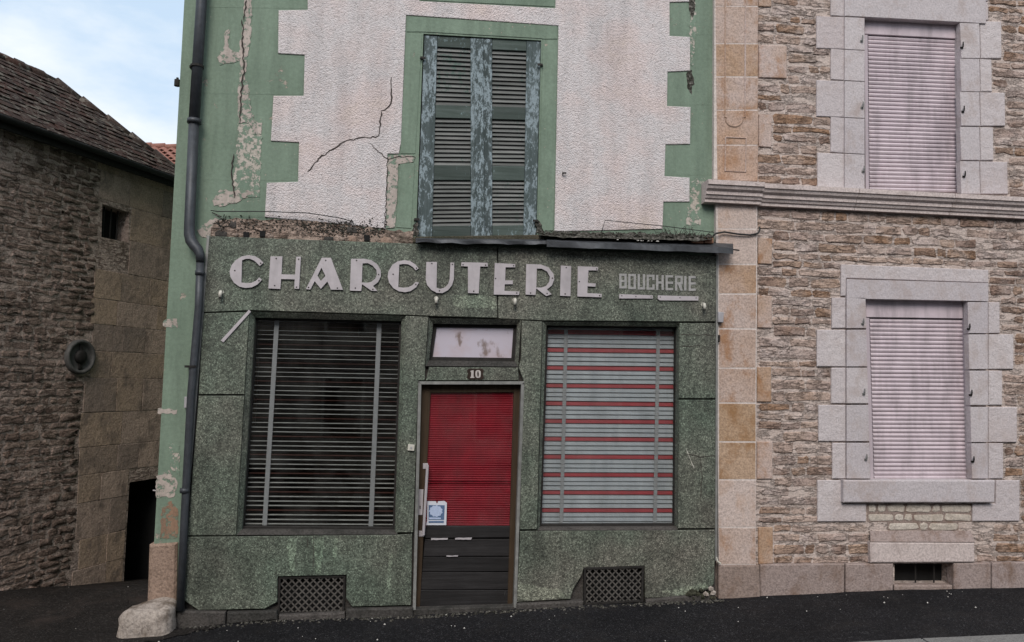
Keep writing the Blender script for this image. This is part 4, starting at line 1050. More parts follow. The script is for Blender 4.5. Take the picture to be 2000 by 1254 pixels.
# ------------------------------------------------------------------ rainwater pipe at the left corner
pipe = thing('drainpipe', 'grey rainwater downpipe on the green corner beside the shopfront', 'drainpipe', P(352, 1188, -.1))
mb = MB(); mb.tube([P(398, -130, -.09), P(394, 0, -.09), P(379, 237, -.09)], .048, 14); obj('pipe_length', mb, 'pipe', pipe, True)
mb = MB(); mb.tube([P(379, 237, -.09), P(370, 440, -.09), P(370, 458, -.09), P(373, 470, -.095), P(380, 480, -.10), P(387, 488, -.11), P(391, 498, -.115), P(391, 512, -.115)], [.046, .046, .048, .05, .048, .045, .040, .036], 14); obj('pipe_bend', mb, 'pipe', pipe, True)
mb = MB(); mb.tube([P(391, 510, -.11), P(388, 600, -.11), P(373, 772, -.11), P(360, 1017, -.11), P(352, 1192, -.11)], .034, 12); obj('pipe_length', mb, 'pipe', pipe, True)
for (a, b, r0) in ((379.5, 237, .062), (390.5, 533, .042), (361, 958, .042)):
    mb = MB(); c0 = P(a, b, -.09 if b < 300 else -.11); mb.tube([c0 + Vector((0, 0, .02)), c0 + Vector((0, 0, -.02))], r0, 14); obj('collar', mb, 'pipe', pipe, True)
for (a, b, y) in ((376, 716, -.11), (385, 130, -.09)):
    mb = MB(); c0 = P(a, b, y); mb.tube([c0 + Vector((0, 0, .01)), c0 + Vector((0, 0, -.01))], .042 if b > 300 else .06, 12); mb.box(c0 + Vector((-.045, .05, 0)), (.05, .09, .02)); obj('bracket', mb, 'iron', pipe)
mb = MB(); slab(mb, [(360, 775), (371, 775), (370, 797), (359, 797)], -.04, .002, .004)
single('junction_box', mb, 'grey_box', 'small pale junction box on the green wall left of the drainpipe', 'junction box')
mb = MB(); q = P(362, 163, .12); mb.tube([Vector((XL + .01, .12, q.z)), Vector((XL - .06, .12, q.z)), Vector((XL - .06, .12, q.z + .05))], .012, 6); mb.tube([Vector((XL - .06, .12, q.z - .03)), Vector((XL - .06, .12, q.z + .03))], .028, 8)
single('wire_insulator', mb, 'iron', 'small black insulator fixed on the far left edge of the green house', 'insulator')
mb = MB(); q = P(300, 959, .05); mb.tube([Vector((XL + .02, .05, q.z)), Vector((XL - .05, .05, q.z + .005))], .006, 6)
single('iron_pin', mb, 'letter', 'thin metal pin sticking out of the green corner into the alley', 'pin')

# guard stone at the corner
def boulder(c, rad, seed, e=.55, nu=16, nv=10, amp=.12):
    vs, fs = [], []
    sg = lambda x, k: math.copysign(abs(x) ** k, x)
    for j in range(nv + 1):
        th = -math.pi / 2 + math.pi * j / nv
        for i in range(nu):
            ph = 2 * math.pi * i / nu
            p = Vector((sg(math.cos(th), e) * sg(math.cos(ph), e) * rad[0], sg(math.cos(th), e) * sg(math.sin(ph), e) * rad[1], sg(math.sin(th), e) * rad[2]))
            p *= 1 + amp * mnoise.noise(p * 5 + Vector((seed, 0, 0))) + amp * .4 * mnoise.noise(p * 14 + Vector((0, seed, 0)))
            vs.append(Vector(c) + p)
    for j in range(nv):
        for i in range(nu):
            a, b = j * nu + i, j * nu + (i + 1) % nu
            fs.append((a, b, b + nu, a + nu))
    return MB().add(vs, fs)
g0 = P(290, 1195, -.16)
mb = boulder((g0.x - .0, -.13, -.10), (.225, .20, .23), 3.1, .5, 30, 20, .17)
for v in mb.v:                                # higher and narrower towards the wall
    t = (v.x - g0.x + .25) / .5
    v.z += .05 * (t - .4) * (1 if v.z > -.1 else 0)
single('guard_stone', mb, 'guard', 'worn pale guard stone at the foot of the green corner', 'guard stone', None, True)

# ================================================================== THE STONE HOUSE ON THE RIGHT
sh_ = thing('stone_house', 'stone house with pale window surrounds and closed roller shutters right of the shop', 'house', (4.6, 0, 0))
X0, X1 = P(1480, 600, 0).x, 8.2
XP = P(1400, 700, 0).x + .012
WU = [(1688, 34), (1875, 44), (1880, 377), (1691, 373)]       # upper window opening
WD = [(1690, 585), (1890, 588), (1899, 937), (1700, 937)]     # lower window opening
VT = [(1747, 1101), (1861, 1101), (1860, 1142), (1747, 1142)]
mb = MB(); solid(mb, [(XP - .02, -.3), (X1, -.3), (X1, 7.6), (XP - .02, 7.6)], (0, -.5), 0, [wall_pts(WU), wall_pts(WD), wall_pts(VT)], FR)
obj('wall', mb, 'mortar', sh_)
mb = MB(); mb.add([Vector((XP, -.4, 7.6)), Vector((X1, -.4, 7.6)), Vector((X1, 4.5, 11)), Vector((XP, 4.5, 11))], [(0, 1, 2, 3)]); obj('roof', mb, 'red_tile', sh_)
blocked = []
def rect_of(px, y=0.0):
    p = wall_pts(px, y); us = [q[0] for q in p]; vs = [q[1] for q in p]
    return (min(us), max(us), min(vs), max(vs))
def level(px):                               # straighten a picture quad into a level block on the wall: (u0,u1,v0,v1)
    p = wall_pts(px)
    return ((p[0][0] + p[3][0]) / 2, (p[1][0] + p[2][0]) / 2, (p[2][1] + p[3][1]) / 2, (p[0][1] + p[1][1]) / 2)
def block(name, px, proud, mat, bev=.006, block_=True, jit=.0006, wb=-.03, shrink=.0008):
    p = wall_pts(px, -proud)
    c_ = Vector((sum(q[0] for q in p) / len(p), sum(q[1] for q in p) / len(p)))
    pts = []
    for q in p:
        d = c_ - Vector(q)
        pts.append((q[0] + math.copysign(shrink, d.x) + random.uniform(-jit, jit), q[1] + math.copysign(shrink, d.y) + random.uniform(-jit, jit)))
    mb = MB(); solid(mb, pts, (proud, wb), bev, [], FR)
    if block_: blocked.append(rect_of(px))
    return obj(name, mb, mat, sh_)
# pilaster: shaft below and above the string course
ys = [399, 447, 516, 574, 642, 719, 787, 863, 937, 1030, 1103]
xl = lambda y: 1396.5 + 5.5 * min(1, max(0, (y - 0) / 500)) if y < 500 else 1403.5
xr = lambda y: 1481 - (4 * min(1, y / 700))
for a, b in zip(ys, ys[1:]):
    block('pilaster_block', [(xl(a), a), (xr(a), a + 1), (xr(b), b), (xl(b), b)], .05, {787: 'ochre', 863: 'ochre', 399: 'orange_pale', 447: 'orange_pale', 937: 'orange_pale'}.get(a, 'orange'), .004, False, shrink=.004)
block('pilaster_block', [(1404, 1104), (1484, 1104), (1486, 1172), (1404, 1178)], .065, 'plinth', .01, False)
ys = [-130, -60, 12, 85, 150, 215, 283, 354]
for a, b in zip(ys, ys[1:]):
    block('pilaster_block', [(xl(a), a), (1481.5, a + 1), (1480.5, b), (xl(b), b)], .05, 'orange', .005, False, .002)
blocked.append((XP - .1, X0, -1, 9))
blocked.append(rect_of(WU)); blocked.append(rect_of(WD))
mb = MB(); slab(mb, [(1398, 398), (1479, 400), (1476, 1103), (1404, 1103)], -.0485, 0); obj('mortar_bed', mb, 'light_mortar', sh_)
mb = MB(); slab(mb, [(1396, -130), (1480, -130), (1479, 352), (1394, 350)], -.0485, 0); obj('mortar_bed', mb, 'light_mortar', sh_)
def moulding(px, wid, y0=-.063):
    mb = MB(); pts = [P(a, b, y0) for a, b in px]
    mb.tube(pts, wid, 5); return obj('panel_moulding', mb, 'orange', sh_)
arc = [(1434 + 17 * math.cos(t), 231 + 16 * math.sin(t)) for t in [math.pi * k / 10 for k in range(11)]]
for l in ([(1417, -130), (1416.5, 0), (1416, 229), (1420, 230)], arc[::-1], [(1450, 230), (1455, 229), (1456, 0), (1456, -130)], [(1417, 268), (1416, 334), (1456, 336), (1457, 270), (1417, 268)]):
    moulding(l, .008, -.052)
# quoins tying the pilaster into the rubble
for px in ([(1482, -60), (1507, -60), (1507, 13), (1482, 12)], [(1482, 87), (1537, 90), (1537, 153), (1482, 151)], [(1482, 223), (1508, 224), (1507, 288), (1482, 286)], [(1481, 464), (1509, 466), (1508, 516), (1481, 515)], [(1480, 577), (1508, 578), (1508, 641), (1480, 640)],
           [(1479, 717), (1507, 717), (1507, 785), (1479, 785)], [(1479, 863), (1509, 863), (1509, 936), (1479, 936)], [(1481, 1030), (1510, 1030), (1510, 1101), (1482, 1102)]):
    block('quoin_block', px, .016, 'orange', .006)
# dressed surrounds of the two windows
UPJ = [(1623, -40, 30), (1595, 31, 94), (1623, 95, 155), (1595, 156, 227), (1623, 228, 297), (1597, 298, 366)]
for x, a, b in UPJ: block('quoin_block', [(x, a), (1649, a + 2), (1649, b + 2), (x, b)], .018, 'pale_rough')
for x, a, b in UPJ[1:]: block('jamb_block', [(1650, a + 2), (1689, a + 4), (1689, b + 4), (1650, b + 2)], .034, 'pale', .003)
block('lintel', [(1650, -45), (1926, -35), (1926, 46), (1876, 43), (1689, 33), (1650, 31)], .034, 'pale', .003)
for x, a, b in ((1930, 3, 39.5), (1956, 41, 114), (1937, 115, 179), (1963, 180, 246), (1940, 248, 313), (1968, 315, 379)):
    block('quoin_block', [(1914, a), (x, a + 1), (x + 1, b), (1916, b)], .018, 'pale_rough')
    if a > 5: block('jamb_block', [(1875, a + (3.5 if a < 45 else -.5)), (1913, a + (5 if a < 45 else 0)), (1915, b), (1878, b - .5)], .034, 'pale', .003)
block('quoin_block', [(1914, -45), (1930, -45), (1930, 2), (1914, 2)], .018, 'pale_rough')
block('lintel', [(1643, 516), (1931, 527), (1931, 552), (1653, 543), (1652, 578), (1643, 578)], .022, 'pale_rough', .006, False)
blocked.append(rect_of([(1643, 514), (1931, 527), (1931, 590), (1643, 580)]))
block('lintel', [(1654, 545), (1931, 553), (1931, 589), (1891, 588), (1690, 584), (1654, 582)], .036, 'pale', .003, False)
for x, a, b in ((1625, 581, 641), (1596, 644, 716), (1624, 718, 788), (1599, 791, 862), (1626, 865, 935), (1597, 938, 1019)):
    block('quoin_block', [(x, a), (1652, a), (1652, b), (x, b)] if b < 1000 else [(x, a), (1646, a), (1647, 984), (1692, 984), (1692, b), (x, b)], .02, 'pale_rough')
    if b < 1000: block('jamb_block', [(1654, a), (1691 + (a - 585) * .026, a), (1691 + (b - 585) * .026, b), (1654, b)], .036, 'pale', .003)
for x, a, b in ((1953, 590, 651), (1980, 653, 721), (1958, 724, 791), (1987, 795, 864), (1960, 866, 935), (1992, 938, 1018)):
    block('quoin_block', [(1931, a), (x, a), (x, b), (1931, b)] if b < 1000 else [(1946, a), (x, a), (x, b), (1900, b), (1900, 984), (1945, 984)], .02, 'pale_rough')
    if b < 1000: block('jamb_block', [(1890 + (a - 588) * .026, a), (1930, a), (1930, b), (1890 + (b - 588) * .026, b)], .036, 'pale', .003)
block('window_sill', [(1648, 938), (1944, 938), (1943, 982), (1648, 982)], .075, 'pale', .01, True, .001, -.1)
# reveals of the window openings (stone edges going back to the shutters)
for q in (WU, WD):
    for i in range(4):
        j = (i + 1) % 4
        a, b = P(*q[i], -.02), P(*q[j], -.02)
        a2, b2 = a.copy(), b.copy(); a2.y = b2.y = .16
        c_ = (P(*q[0], 0) + P(*q[2], 0)) / 2
        o1 = (a - c_).normalized() * .03
        mb = MB(); mb.add([a, b, b2, a2], [(0, 1, 2, 3)]); obj('reveal', mb, 'pale', sh_)
# string course (cornice): level profile with its break round the pilaster
zc = P(1700, 368, -.15).z
prof = [(.0, .0), (.150, -.006), (.150, -.050), (.136, -.056), (.126, -.084), (.108, -.098), (.098, -.104), (.098, -.136), (.084, -.142), (.074, -.168), (.058, -.176), (.058, -.205), (.0, -.207)]
def course(xa, xb, extra, name='cornice'):
    mb = MB(); k = len(prof)
    ring = lambda x: [Vector((x, -(d + (extra if 0 < d else 0)), zc + h)) for d, h in prof]
    mb.add(ring(xa) + ring(xb), [(i, i + 1, k + i + 1, k + i) for i in range(k - 1)] + [tuple(range(k))[::-1], tuple(range(2 * k - 1, k - 1, -1))[::-1]])
    return obj(name, mb, 'cornice', sh_)
xa = P(1383, 362, -.19).x
cuts = [xa, P(1500, 390, -.25).x, P(1690, 390, -.25).x, P(1880, 390, -.25).x, 6.6, X1]
for i, (a, b) in enumerate(zip(cuts, cuts[1:])): course(a + .002, b - .002, .045 if i == 0 else 0)
blocked.append((X0 - .1, X1, zc - .21, zc + .01))
# plinth and the cellar opening's cap stone
for px in ([(1485, 1103), (1650, 1101), (1650, 1170), (1486, 1175)], [(1652, 1101), (1700, 1101), (1745, 1101), (1745, 1165), (1652, 1170)], [(1863, 1100), (1936, 1099), (1936, 1165), (1863, 1165)], [(1938, 1099), (2150, 1096), (2150, 1165), (1938, 1165)], [(1747, 1143), (1861, 1143), (1861, 1165), (1747, 1165)]):
    block('plinth_block', px, .05, 'plinth', .01, False, .002, -.05)
zp = P(1700, 1101, -.02).z
block('cap_stone', [(1700, 1059), (1904, 1060), (1905, 1099), (1701, 1100)], .06, 'cornice', .012, True)
mb = MB(); a = [P(1699, 1037, -.012), P(1896, 1037, -.012), P(1904, 1059, -.06), P(1700, 1058, -.06)]
b = [P(1699, 1037, .02), P(1896, 1037, .02), P(1904, 1059, .02), P(1700, 1058, .02)]; mb.box8(a, b); obj('cap_slope', mb, 'plinth', sh_)
blocked.append(rect_of([(1698, 1036), (1906, 1036), (1906, 1103), (1698, 1103)]))
mb = MB(); slab(mb, [(1735, 1090), (1875, 1090), (1875, 1150), (1735, 1150)], .16, .2); obj('cellar_opening', mb, 'black', sh_)
for x in (1788, 1824):
    mb = MB(); mb.tube([P(x, 1101, .06), P(x, 1142, .06)], .008, 6); obj('window_bar', mb, 'iron', sh_)
# cream stones patched in under the sill
zA, zB = P(1795, 984, 0).z, P(1795, 1036, 0).z
blocked.append(rect_of([(1692, 984), (1899, 984), (1899, 1019), (1692, 1019)])); blocked.append(rect_of([(1733, 1018), (1872, 1018), (1872, 1036), (1733, 1036)]))
mb = MB(); slab(mb, [(1693, 984), (1898, 984), (1898, 1019), (1872, 1020), (1872, 1036), (1734, 1036), (1733, 1020), (1693, 1019)], -.0018, .004); obj('pointing', mb, 'plinth', sh_)
uA, uB = P(1694, 1000, 0).x, P(1898, 1000, 0).x
for (v0, v1, a, b) in ((P(1795, 1002, 0).z, zA, uA, uB), (P(1795, 1019, 0).z, P(1795, 1003, 0).z, uA, uB), (zB, P(1795, 1020, 0).z, P(1734, 1030, 0).x, P(1872, 1030, 0).x)):
    x = a
    while x < b - .05:
        wd = random.choice((.1, .2, .28, .33))
        if b - x - wd < .1: wd = b - x
        obj('pale_stone', stone_mesh(x + .009, x + wd - .009, v0 + .008, v1 - .006, FR, .009, .007, .12), 'white_rubble', sh_, False); x += wd
# the rubble between: every stone by itself
zlo = zp + .0
cnt = 0
rest = MB()
sts = []
for (a, b, c_, d) in fill_rows((X0, X1 - .02), (zlo, 7.4), blocked, (.074, .122), (.17, .36), .019):
    if b - a < .04 or d - c_ < .03 or random.random() < .04: continue
    sts.append((a, b, c_ + random.uniform(0, .010), d - random.uniform(0, .010)))
sts.sort(key=lambda r0: -(r0[1] - r0[0]) * (r0[3] - r0[2]) + (0 if r0[0] < 6.25 and r0[3] < 6.2 else 1))
for (a, b, c_, d) in sts:
    st_ = stone_mesh(a, b, c_, d, FR, random.uniform(.004, .012), .011, .14, rnd=random.uniform(.05, .30))
    if cnt < 300: obj('stone', st_, 'rubble', sh_, False); cnt += 1
    else: rest.add(st_.v, st_.f)
if rest.v: obj('stones', rest, 'rubble', sh_, kind='stuff')
print('all stones', len(sts))
print('house stones', cnt)
# roller shutters
def roller(quad, nsl, boxt, lab):
    (a, b), (c_, d), (e, f), (g, h) = quad
    yq = .06
    mb = MB(); slab(mb, [(a + 1, b), (c_ - 1, d), (c_ - 1 + (e - c_) * boxt, d + (f - d) * boxt), (a + 1 + (g - a) * boxt, b + (h - b) * boxt)], yq - .012, yq + .05, .004)
    root = obj('roller_shutter', mb, 'shutter_pvc', sh_, label=lab)
    for s0, s1 in ((-.01, .035), (.955, 1.01)):
        mb = MB(); slab(mb, qsub(quad, s0, s1, boxt + .004, 1.0), yq - .014, yq + .05, .003); obj('guide_rail', mb, 'pvc_frame', root)
    for i in range(nsl):
        t0 = boxt + .008 + (1 - boxt - .008) * i / nsl; t1 = boxt + .008 + (1 - boxt - .008) * (i + .94) / nsl
        A = [P(*qpt(quad, s_, t0), yq + .012) for s_ in (.036, .954)]; B = [P(*qpt(quad, s_, t1), yq + .012) for s_ in (.036, .954)]
        vs = []
        for k, dd in ((0, .004), (.12, -.003), (.5, -.009), (.88, -.003), (1, .006)):
            for m_ in (0, 1): vs.append(A[m_] + (B[m_] - A[m_]) * k + Vector((0, dd, 0)))
        fs = [(2 * k, 2 * k + 2, 2 * k + 3, 2 * k + 1) for k in range(4)]
        vs += [v + Vector((0, .012, 0)) for v in (vs[0], vs[1], vs[8], vs[9])]; fs += [(0, 1, 11, 10), (8, 12, 13, 9), (10, 11, 13, 12)]
        obj('slat', MB().add(vs, fs), 'shutter_pvc', root)
    mb = MB(); slab(mb, [(a - 2, b), (c_ + 2, d), (e + 2, f), (g - 2, h)], yq + .05, yq + .07); obj('backing', mb, 'pvc_frame', root)
roller(WU, 38, .095, 'closed pink grey roller shutter of the upper window')
roller(WD, 38, .098, 'closed pink grey roller shutter of the lower window')
for (a, b) in ((1684, 75), (1685, 205), (1687, 330), (1880, 88), (1882, 213), (1884, 340), (1686, 628), (1688, 765), (1692, 893), (1893, 638), (1897, 767), (1901, 897)):
    q = P(a, b, -.05); mb = MB(); mb.tube([q + Vector((0, .03, -.022)), q + Vector((0, -.006, -.022)), q + Vector((0, -.01, .0)), q + Vector((0, -.01, .03))], [.008, .008, .008, .006], 6); mb.box(q + Vector((0, .012, -.024)), (.03, .006, .02))
    obj('hinge_pin', mb, 'iron' if a > 1750 else 'trim', sh_)
mb = MB(); slab(mb, [(1403, 609), (1414, 610), (1413, 630), (1403, 629)], -.10, -.045, .004)
single('junction_box', mb, 'grey_box', 'small grey junction box on the orange pilaster at the shopfront edge', 'junction box')
mb = MB(); slab(mb, [(1404, 654), (1407, 655), (1406, 668), (1403.5, 666)], -.085, -.045)
single('wall_hook', mb, 'iron', 'small black hook on the edge of the orange pilaster below the grey box', 'hook')

# ================================================================== THE STONE BARN ON THE LEFT
barn = thing('stone_barn', 'dark stone barn with a mossy tiled roof across the alley on the left', 'barn', tuple(B0 + Vector((0, 0, -.2))))
WE = .15                                        # eave overhang
ze = (PB(337, 350, WE).z + PB(0, 216, WE).z) / 2
UC = barn_uv([(384, 371)], WE)[0][0]      # right end of the eave
UE = UC - .12                                  # right end of the wall
UL = -5.0
lo, hi = .5, 6.0
for _ in range(50):                            # find the ridge: a 43 degree roof seen along the ridge line of sight
    md = (lo + hi) / 2
    if PB(105, 158, -md).z > ze + (WE + md) * math.tan(R(43)): lo = md
    else: hi = md
DW = md
zr_ = ze + (WE + DW) * math.tan(R(43))
UH = barn_uv([(105, 158)], -DW)[0][0]
print('barn eave', ze, 'ridge', zr_, 'half depth', DW, 'hip u', UH, 'corner', UC)
zw = ze + .05
BW = barn_uv([(200, 398), (252, 415), (251, 474), (198, 463)])
BD = barn_uv([(253, 940), (318, 934), (318, 1128), (247, 1124)])
bd = (BD[0][0], UE - .15, -.62, (BD[0][1] + BD[1][1]) / 2)
BD = [(bd[0], bd[3]), (bd[1], bd[3]), (bd[1], -1.3), (bd[0], -1.3)]
mb = MB(); solid(mb, [(UL, -1.4), (bd[0], -1.4), (bd[0], bd[3]), (UE, bd[3]), (UE, zw), (UL, zw)], (0, -.5), 0, [BW], FB)
obj('wall', mb, 'barn_mortar', barn)
mb = MB(); mb.add([FB(UE, -1.4, 0), FB(UE, -1.4, -2 * DW), FB(UE, zw, -2 * DW), FB(UE, zw, 0)], [(0, 1, 2, 3)]); obj('end_wall', mb, 'barn_mortar', barn)
# roof: two planes and a hipped end
mb = MB()
A, B, Cc, D = FB(UL, ze, WE), FB(UC, ze, WE), FB(UH, zr_, -DW), FB(UL, zr_, -DW)
B2, A2 = FB(UC, ze, -2 * DW - WE), FB(UL, ze, -2 * DW - WE)
mb.add([A, B, Cc, D, B2, A2], [(0, 1, 2, 3), (1, 4, 2), (3, 2, 4, 5)])
dn = Vector((0, 0, -.06)); mb.add([v + dn for v in (A, B, Cc, D, B2, A2)], [(3, 2, 1, 0), (2, 4, 1), (5, 4, 2, 3)])
roof = obj('roof', mb, 'old_tile', barn)
bt = MB()
tl = FB(0, ze, 0)
sd_ = (FB(0, zr_, -DW) - FB(0, ze, WE)); SL = sd_.length; sd_.normalize()
nr = BU.cross(sd_).normalized()
if nr.z < 0: nr = -nr
tw, te, th = .14, .112, .014
protos = []
for k in range(4):
    m_ = MB()
    hw = tw / 2 * random.uniform(.94, .99); ln = te * 1.55
    q = lambda u_, s_, h_: BU * u_ + sd_ * s_ + nr * h_
    j = lambda: random.uniform(-.004, .004)
    fr4 = [q(-hw, ln, .004), q(hw, ln, .004), q(hw, 0 + j(), .022 + j()), q(-hw, 0 + j(), .022 + j())]
    m_.box8(fr4, [v - nr * th for v in fr4])
    me = bpy.data.meshes.new('roof_tile'); me.from_pydata([tuple(v) for v in m_.v], [], m_.f); me.materials.append(M['old_tile']); protos.append(me)
cells = []
rows_ = int(SL / te)
for r0 in range(rows_ + 1):
    s_ = r0 * te - .03
    ucut = UC + (UH - UC) * max(0, min(1, (s_ + te) / SL))
    u_ = -.75 + (tw / 2 if r0 % 2 else 0)
    while u_ < ucut:
        if u_ < ucut - tw * .4: cells.append((u_, s_))
        u_ += tw
e0 = FB(0, ze, WE)
cells.sort(key=lambda c: (e0 + BU * c[0] + sd_ * c[1] - CAM).length)
print('tiles', len(cells))
for i, (u_, s_) in enumerate(cells[:300]):
    o = bpy.data.objects.new('tile', random.choice(protos)); C.objects.link(o); o.parent = roof
    rot = Matrix.Rotation(random.gauss(0, .05), 3, nr) @ Matrix.Rotation(random.gauss(0, .05), 3, BU)
    p = e0 + BU * (u_ + random.uniform(-.006, .006)) + sd_ * (s_ + random.uniform(-.012, .012)) + nr * (.012 + random.uniform(0, .006))
    o.location = p - LOC[roof]
    o.rotation_euler = rot.to_euler()
mb = MB()
for (u_, s_) in cells[300:] + [(-.9 - .14 * i, s0 * te) for s0 in range(rows_ + 1) for i in range(28)]:
    p = e0 + BU * u_ + sd_ * s_ + nr * (.012 + random.uniform(0, .008))
    hw = tw / 2 * .96; ln = te * 1.5
    q = lambda a, b, h_: p + BU * a + sd_ * b + nr * h_
    fr4 = [q(-hw, ln, .004), q(hw, ln, .004), q(hw, random.uniform(-.01, .01), .022), q(-hw, random.uniform(-.01, .01), .024)]
    mb.box8(fr4, [v - nr * th for v in fr4])
o = obj('tiles', mb, 'old_tile', barn, kind='stuff')
# ridge and hip caps
for (a, b) in ((FB(-2.5, zr_, -DW), Cc), (Cc, B)):
    d = b - a; k = int(d.length / .33)
    for i in range(k):
        p0 = a + d * (i / k); p1 = a + d * ((i + 1.06) / k)
        mb = MB(); mb.tube([p0 + Vector((0, 0, -.02)), p1 + Vector((0, 0, -.035))], [.085, .075], 8); obj('ridge_tile', mb, 'old_tile', barn, True)
# eave: plate, rafter feet and gutter board
mb = MB(); fr4 = [FB(UL, ze - .015, WE - .02), FB(UC, ze - .015, WE - .02), FB(UC, ze - .13, WE - .02), FB(UL, ze - .13, WE - .02)]; mb.box8(fr4, [v - BN * .025 for v in fr4]); obj('eave_board', mb, 'beam', barn)
mb = MB(); fr4 = [FB(UL, ze - .02, WE - .06), FB(UC, ze - .02, WE - .06), FB(UC, ze - .05, WE - .06), FB(UL, ze - .05, WE - .06)]; mb.box8(fr4, [FB(UL, zw - .03, -.02), FB(UC, zw - .03, -.02), FB(UC, zw - .06, -.02), FB(UL, zw - .06, -.02)]); obj('soffit', mb, 'beam', barn)
mb = MB(); mb.tube([FB(UL, ze - .035, WE + .03), FB(UC, ze - .035, WE + .03)], .038, 10); obj('gutter', mb, 'beam', barn, True)
# stones: coursed rubble to the left, larger blocks to the right
bb = [(min(p[0] for p in BW) - .02, max(p[0] for p in BW) + .02, min(p[1] for p in BW) - .02, max(p[1] for p in BW) + .02)]
UM = barn_uv([(150, 700)])[0][0]
pc, pz = None, None
q = barn_uv([(154, 697)])[0]
bb2 = bb + [(q[0] - .17, q[0] + .17, q[1] - .19, q[1] + .19)]
rub, ash = [], []
v = -.55
for (a, b, c_, d) in fill_rows((-.35, UM + .22), (-.5, zw - .15), bb2, (.065, .105), (.10, .25), .024):
    lim = UM + .10 * mnoise.noise(Vector((0, c_ * 1.3, 4))) + (.08 if d > 2.2 else 0)
    if a > lim: continue
    b = min(b, lim + .1)
    if b - a < .06: continue
    rub.append((a, b, c_, d))
print('barn rubble', len(rub))
rub.sort(key=lambda r0: (FB(r0[0], r0[2], 0) - CAM).length)
for (a, b, c_, d) in rub[:300]:
    obj('stone', stone_mesh(a, b, c_, d, FB, random.uniform(.002, .014), .016, .18, rnd=random.uniform(.08, .4)), 'barn_stone', barn, False)
if rub[300:]:
    mb = MB()
    for (a, b, c_, d) in rub[300:]:
        s1 = stone_mesh(a, b, c_, d, FB, random.uniform(.002, .014), .016, .18, rnd=random.uniform(.08, .4)); mb.add(s1.v, s1.f)
    obj('stones', mb, 'barn_stone', barn, True, kind='stuff')
bb2.append((bd[0] - .02, UE + 1, -1.3, bd[3] + .02))
k = 0
for (a, b, c_, d) in fill_rows((UM - .1, UE), (-.9, zw - .12), bb2, (.28, .44), (.42, .80), .007):
    lim = UM + .10 * mnoise.noise(Vector((0, c_ * 1.3, 4))) + .12
    if b < lim + .1: continue
    a = max(a, lim)
    if b - a < .06 or k > 60: continue
    p = [(a + random.uniform(-.006, .006), c_), (b + random.uniform(-.006, .006), c_ + random.uniform(-.006, .006)), (b, d + random.uniform(-.006, .006)), (a, d)]
    mb = MB(); solid(mb, p, (random.uniform(.002, .006), -.02), .003, [], FB); obj('block', mb, 'barn_block', barn); k += 1
print('barn blocks', k)
mb = MB(); a, b, z0, z1 = bd[0] - .05, UE - .01, -1.4, bd[3] + .05       # doorway added to darken the barn foot, with a black passage behind it
mb.add([FB(a, z0, -.45), FB(b, z0, -.005), FB(b, bd[3] - .01, -.005), FB(a, z1, -.45), FB(a, z0, -1.6), FB(b, z0, -1.6), FB(b, z1, -1.6), FB(a, z1, -1.6)], [(4, 5, 6, 7), (0, 4, 7, 3), (1, 2, 6, 5), (3, 7, 6, 2)])
obj('added_dark_doorway', mb, 'black', barn)
# barred hatch
mb = MB(); solid(mb, [(BW[0][0] - .05, BW[3][1] - .05), (BW[1][0] + .05, BW[3][1] - .05), (BW[1][0] + .05, BW[0][1] + .05), (BW[0][0] - .05, BW[0][1] + .05)], (-.2, -.25), 0, [], FB); obj('hatch_recess', mb, 'black', barn)
for s_ in (.25, .5, .75):
    u_ = BW[3][0] + (BW[2][0] - BW[3][0]) * s_
    mb = MB(); mb.tube([FB(u_, (BW[2][1] + BW[3][1]) / 2 - .02, -.09), FB(u_, (BW[0][1] + BW[1][1]) / 2 + .02, -.09)], .011, 6); obj('bar', mb, 'iron', barn)
# round wall plate
q = barn_uv([(154, 697)])[0]
rp = (Vector(barn_uv([(154, 663)])[0]) - Vector(barn_uv([(154, 731)])[0])).length / 2
r_ = thing('wall_plate', 'round ringed iron plate fixed on the dark barn wall', 'tie plate', tuple(FB(q[0], q[1], 0)))
mb = MB(); mb.disc_stack(FB(q[0], q[1], 0), BU, Vector((0, 0, 1)), BN, [(rp, 0), (rp, .04), (rp * .93, .055), (rp * .80, .05), (rp * .76, .02), (rp * .5, .018), (.001, .02)], 28); obj('ring', mb, 'plate', r_, True)
mb = MB(); mb.disc_stack(FB(q[0], q[1], .018), BU, Vector((0, 0, 1)), BN, [(rp * .4, 0), (rp * .38, .03), (rp * .2, .045), (.001, .045)], 14); obj('boss', mb, 'iron', r_, True)
mb = MB(); solid(mb, [(q[0] - rp * .12, q[1] - rp * .7), (q[0] + rp * .12, q[1] - rp * .7), (q[0] + rp * .12, q[1] + rp * .7), (q[0] - rp * .12, q[1] + rp * .7)], (.04, .0), .004, [], FB); obj('strap', mb, 'iron', r_)

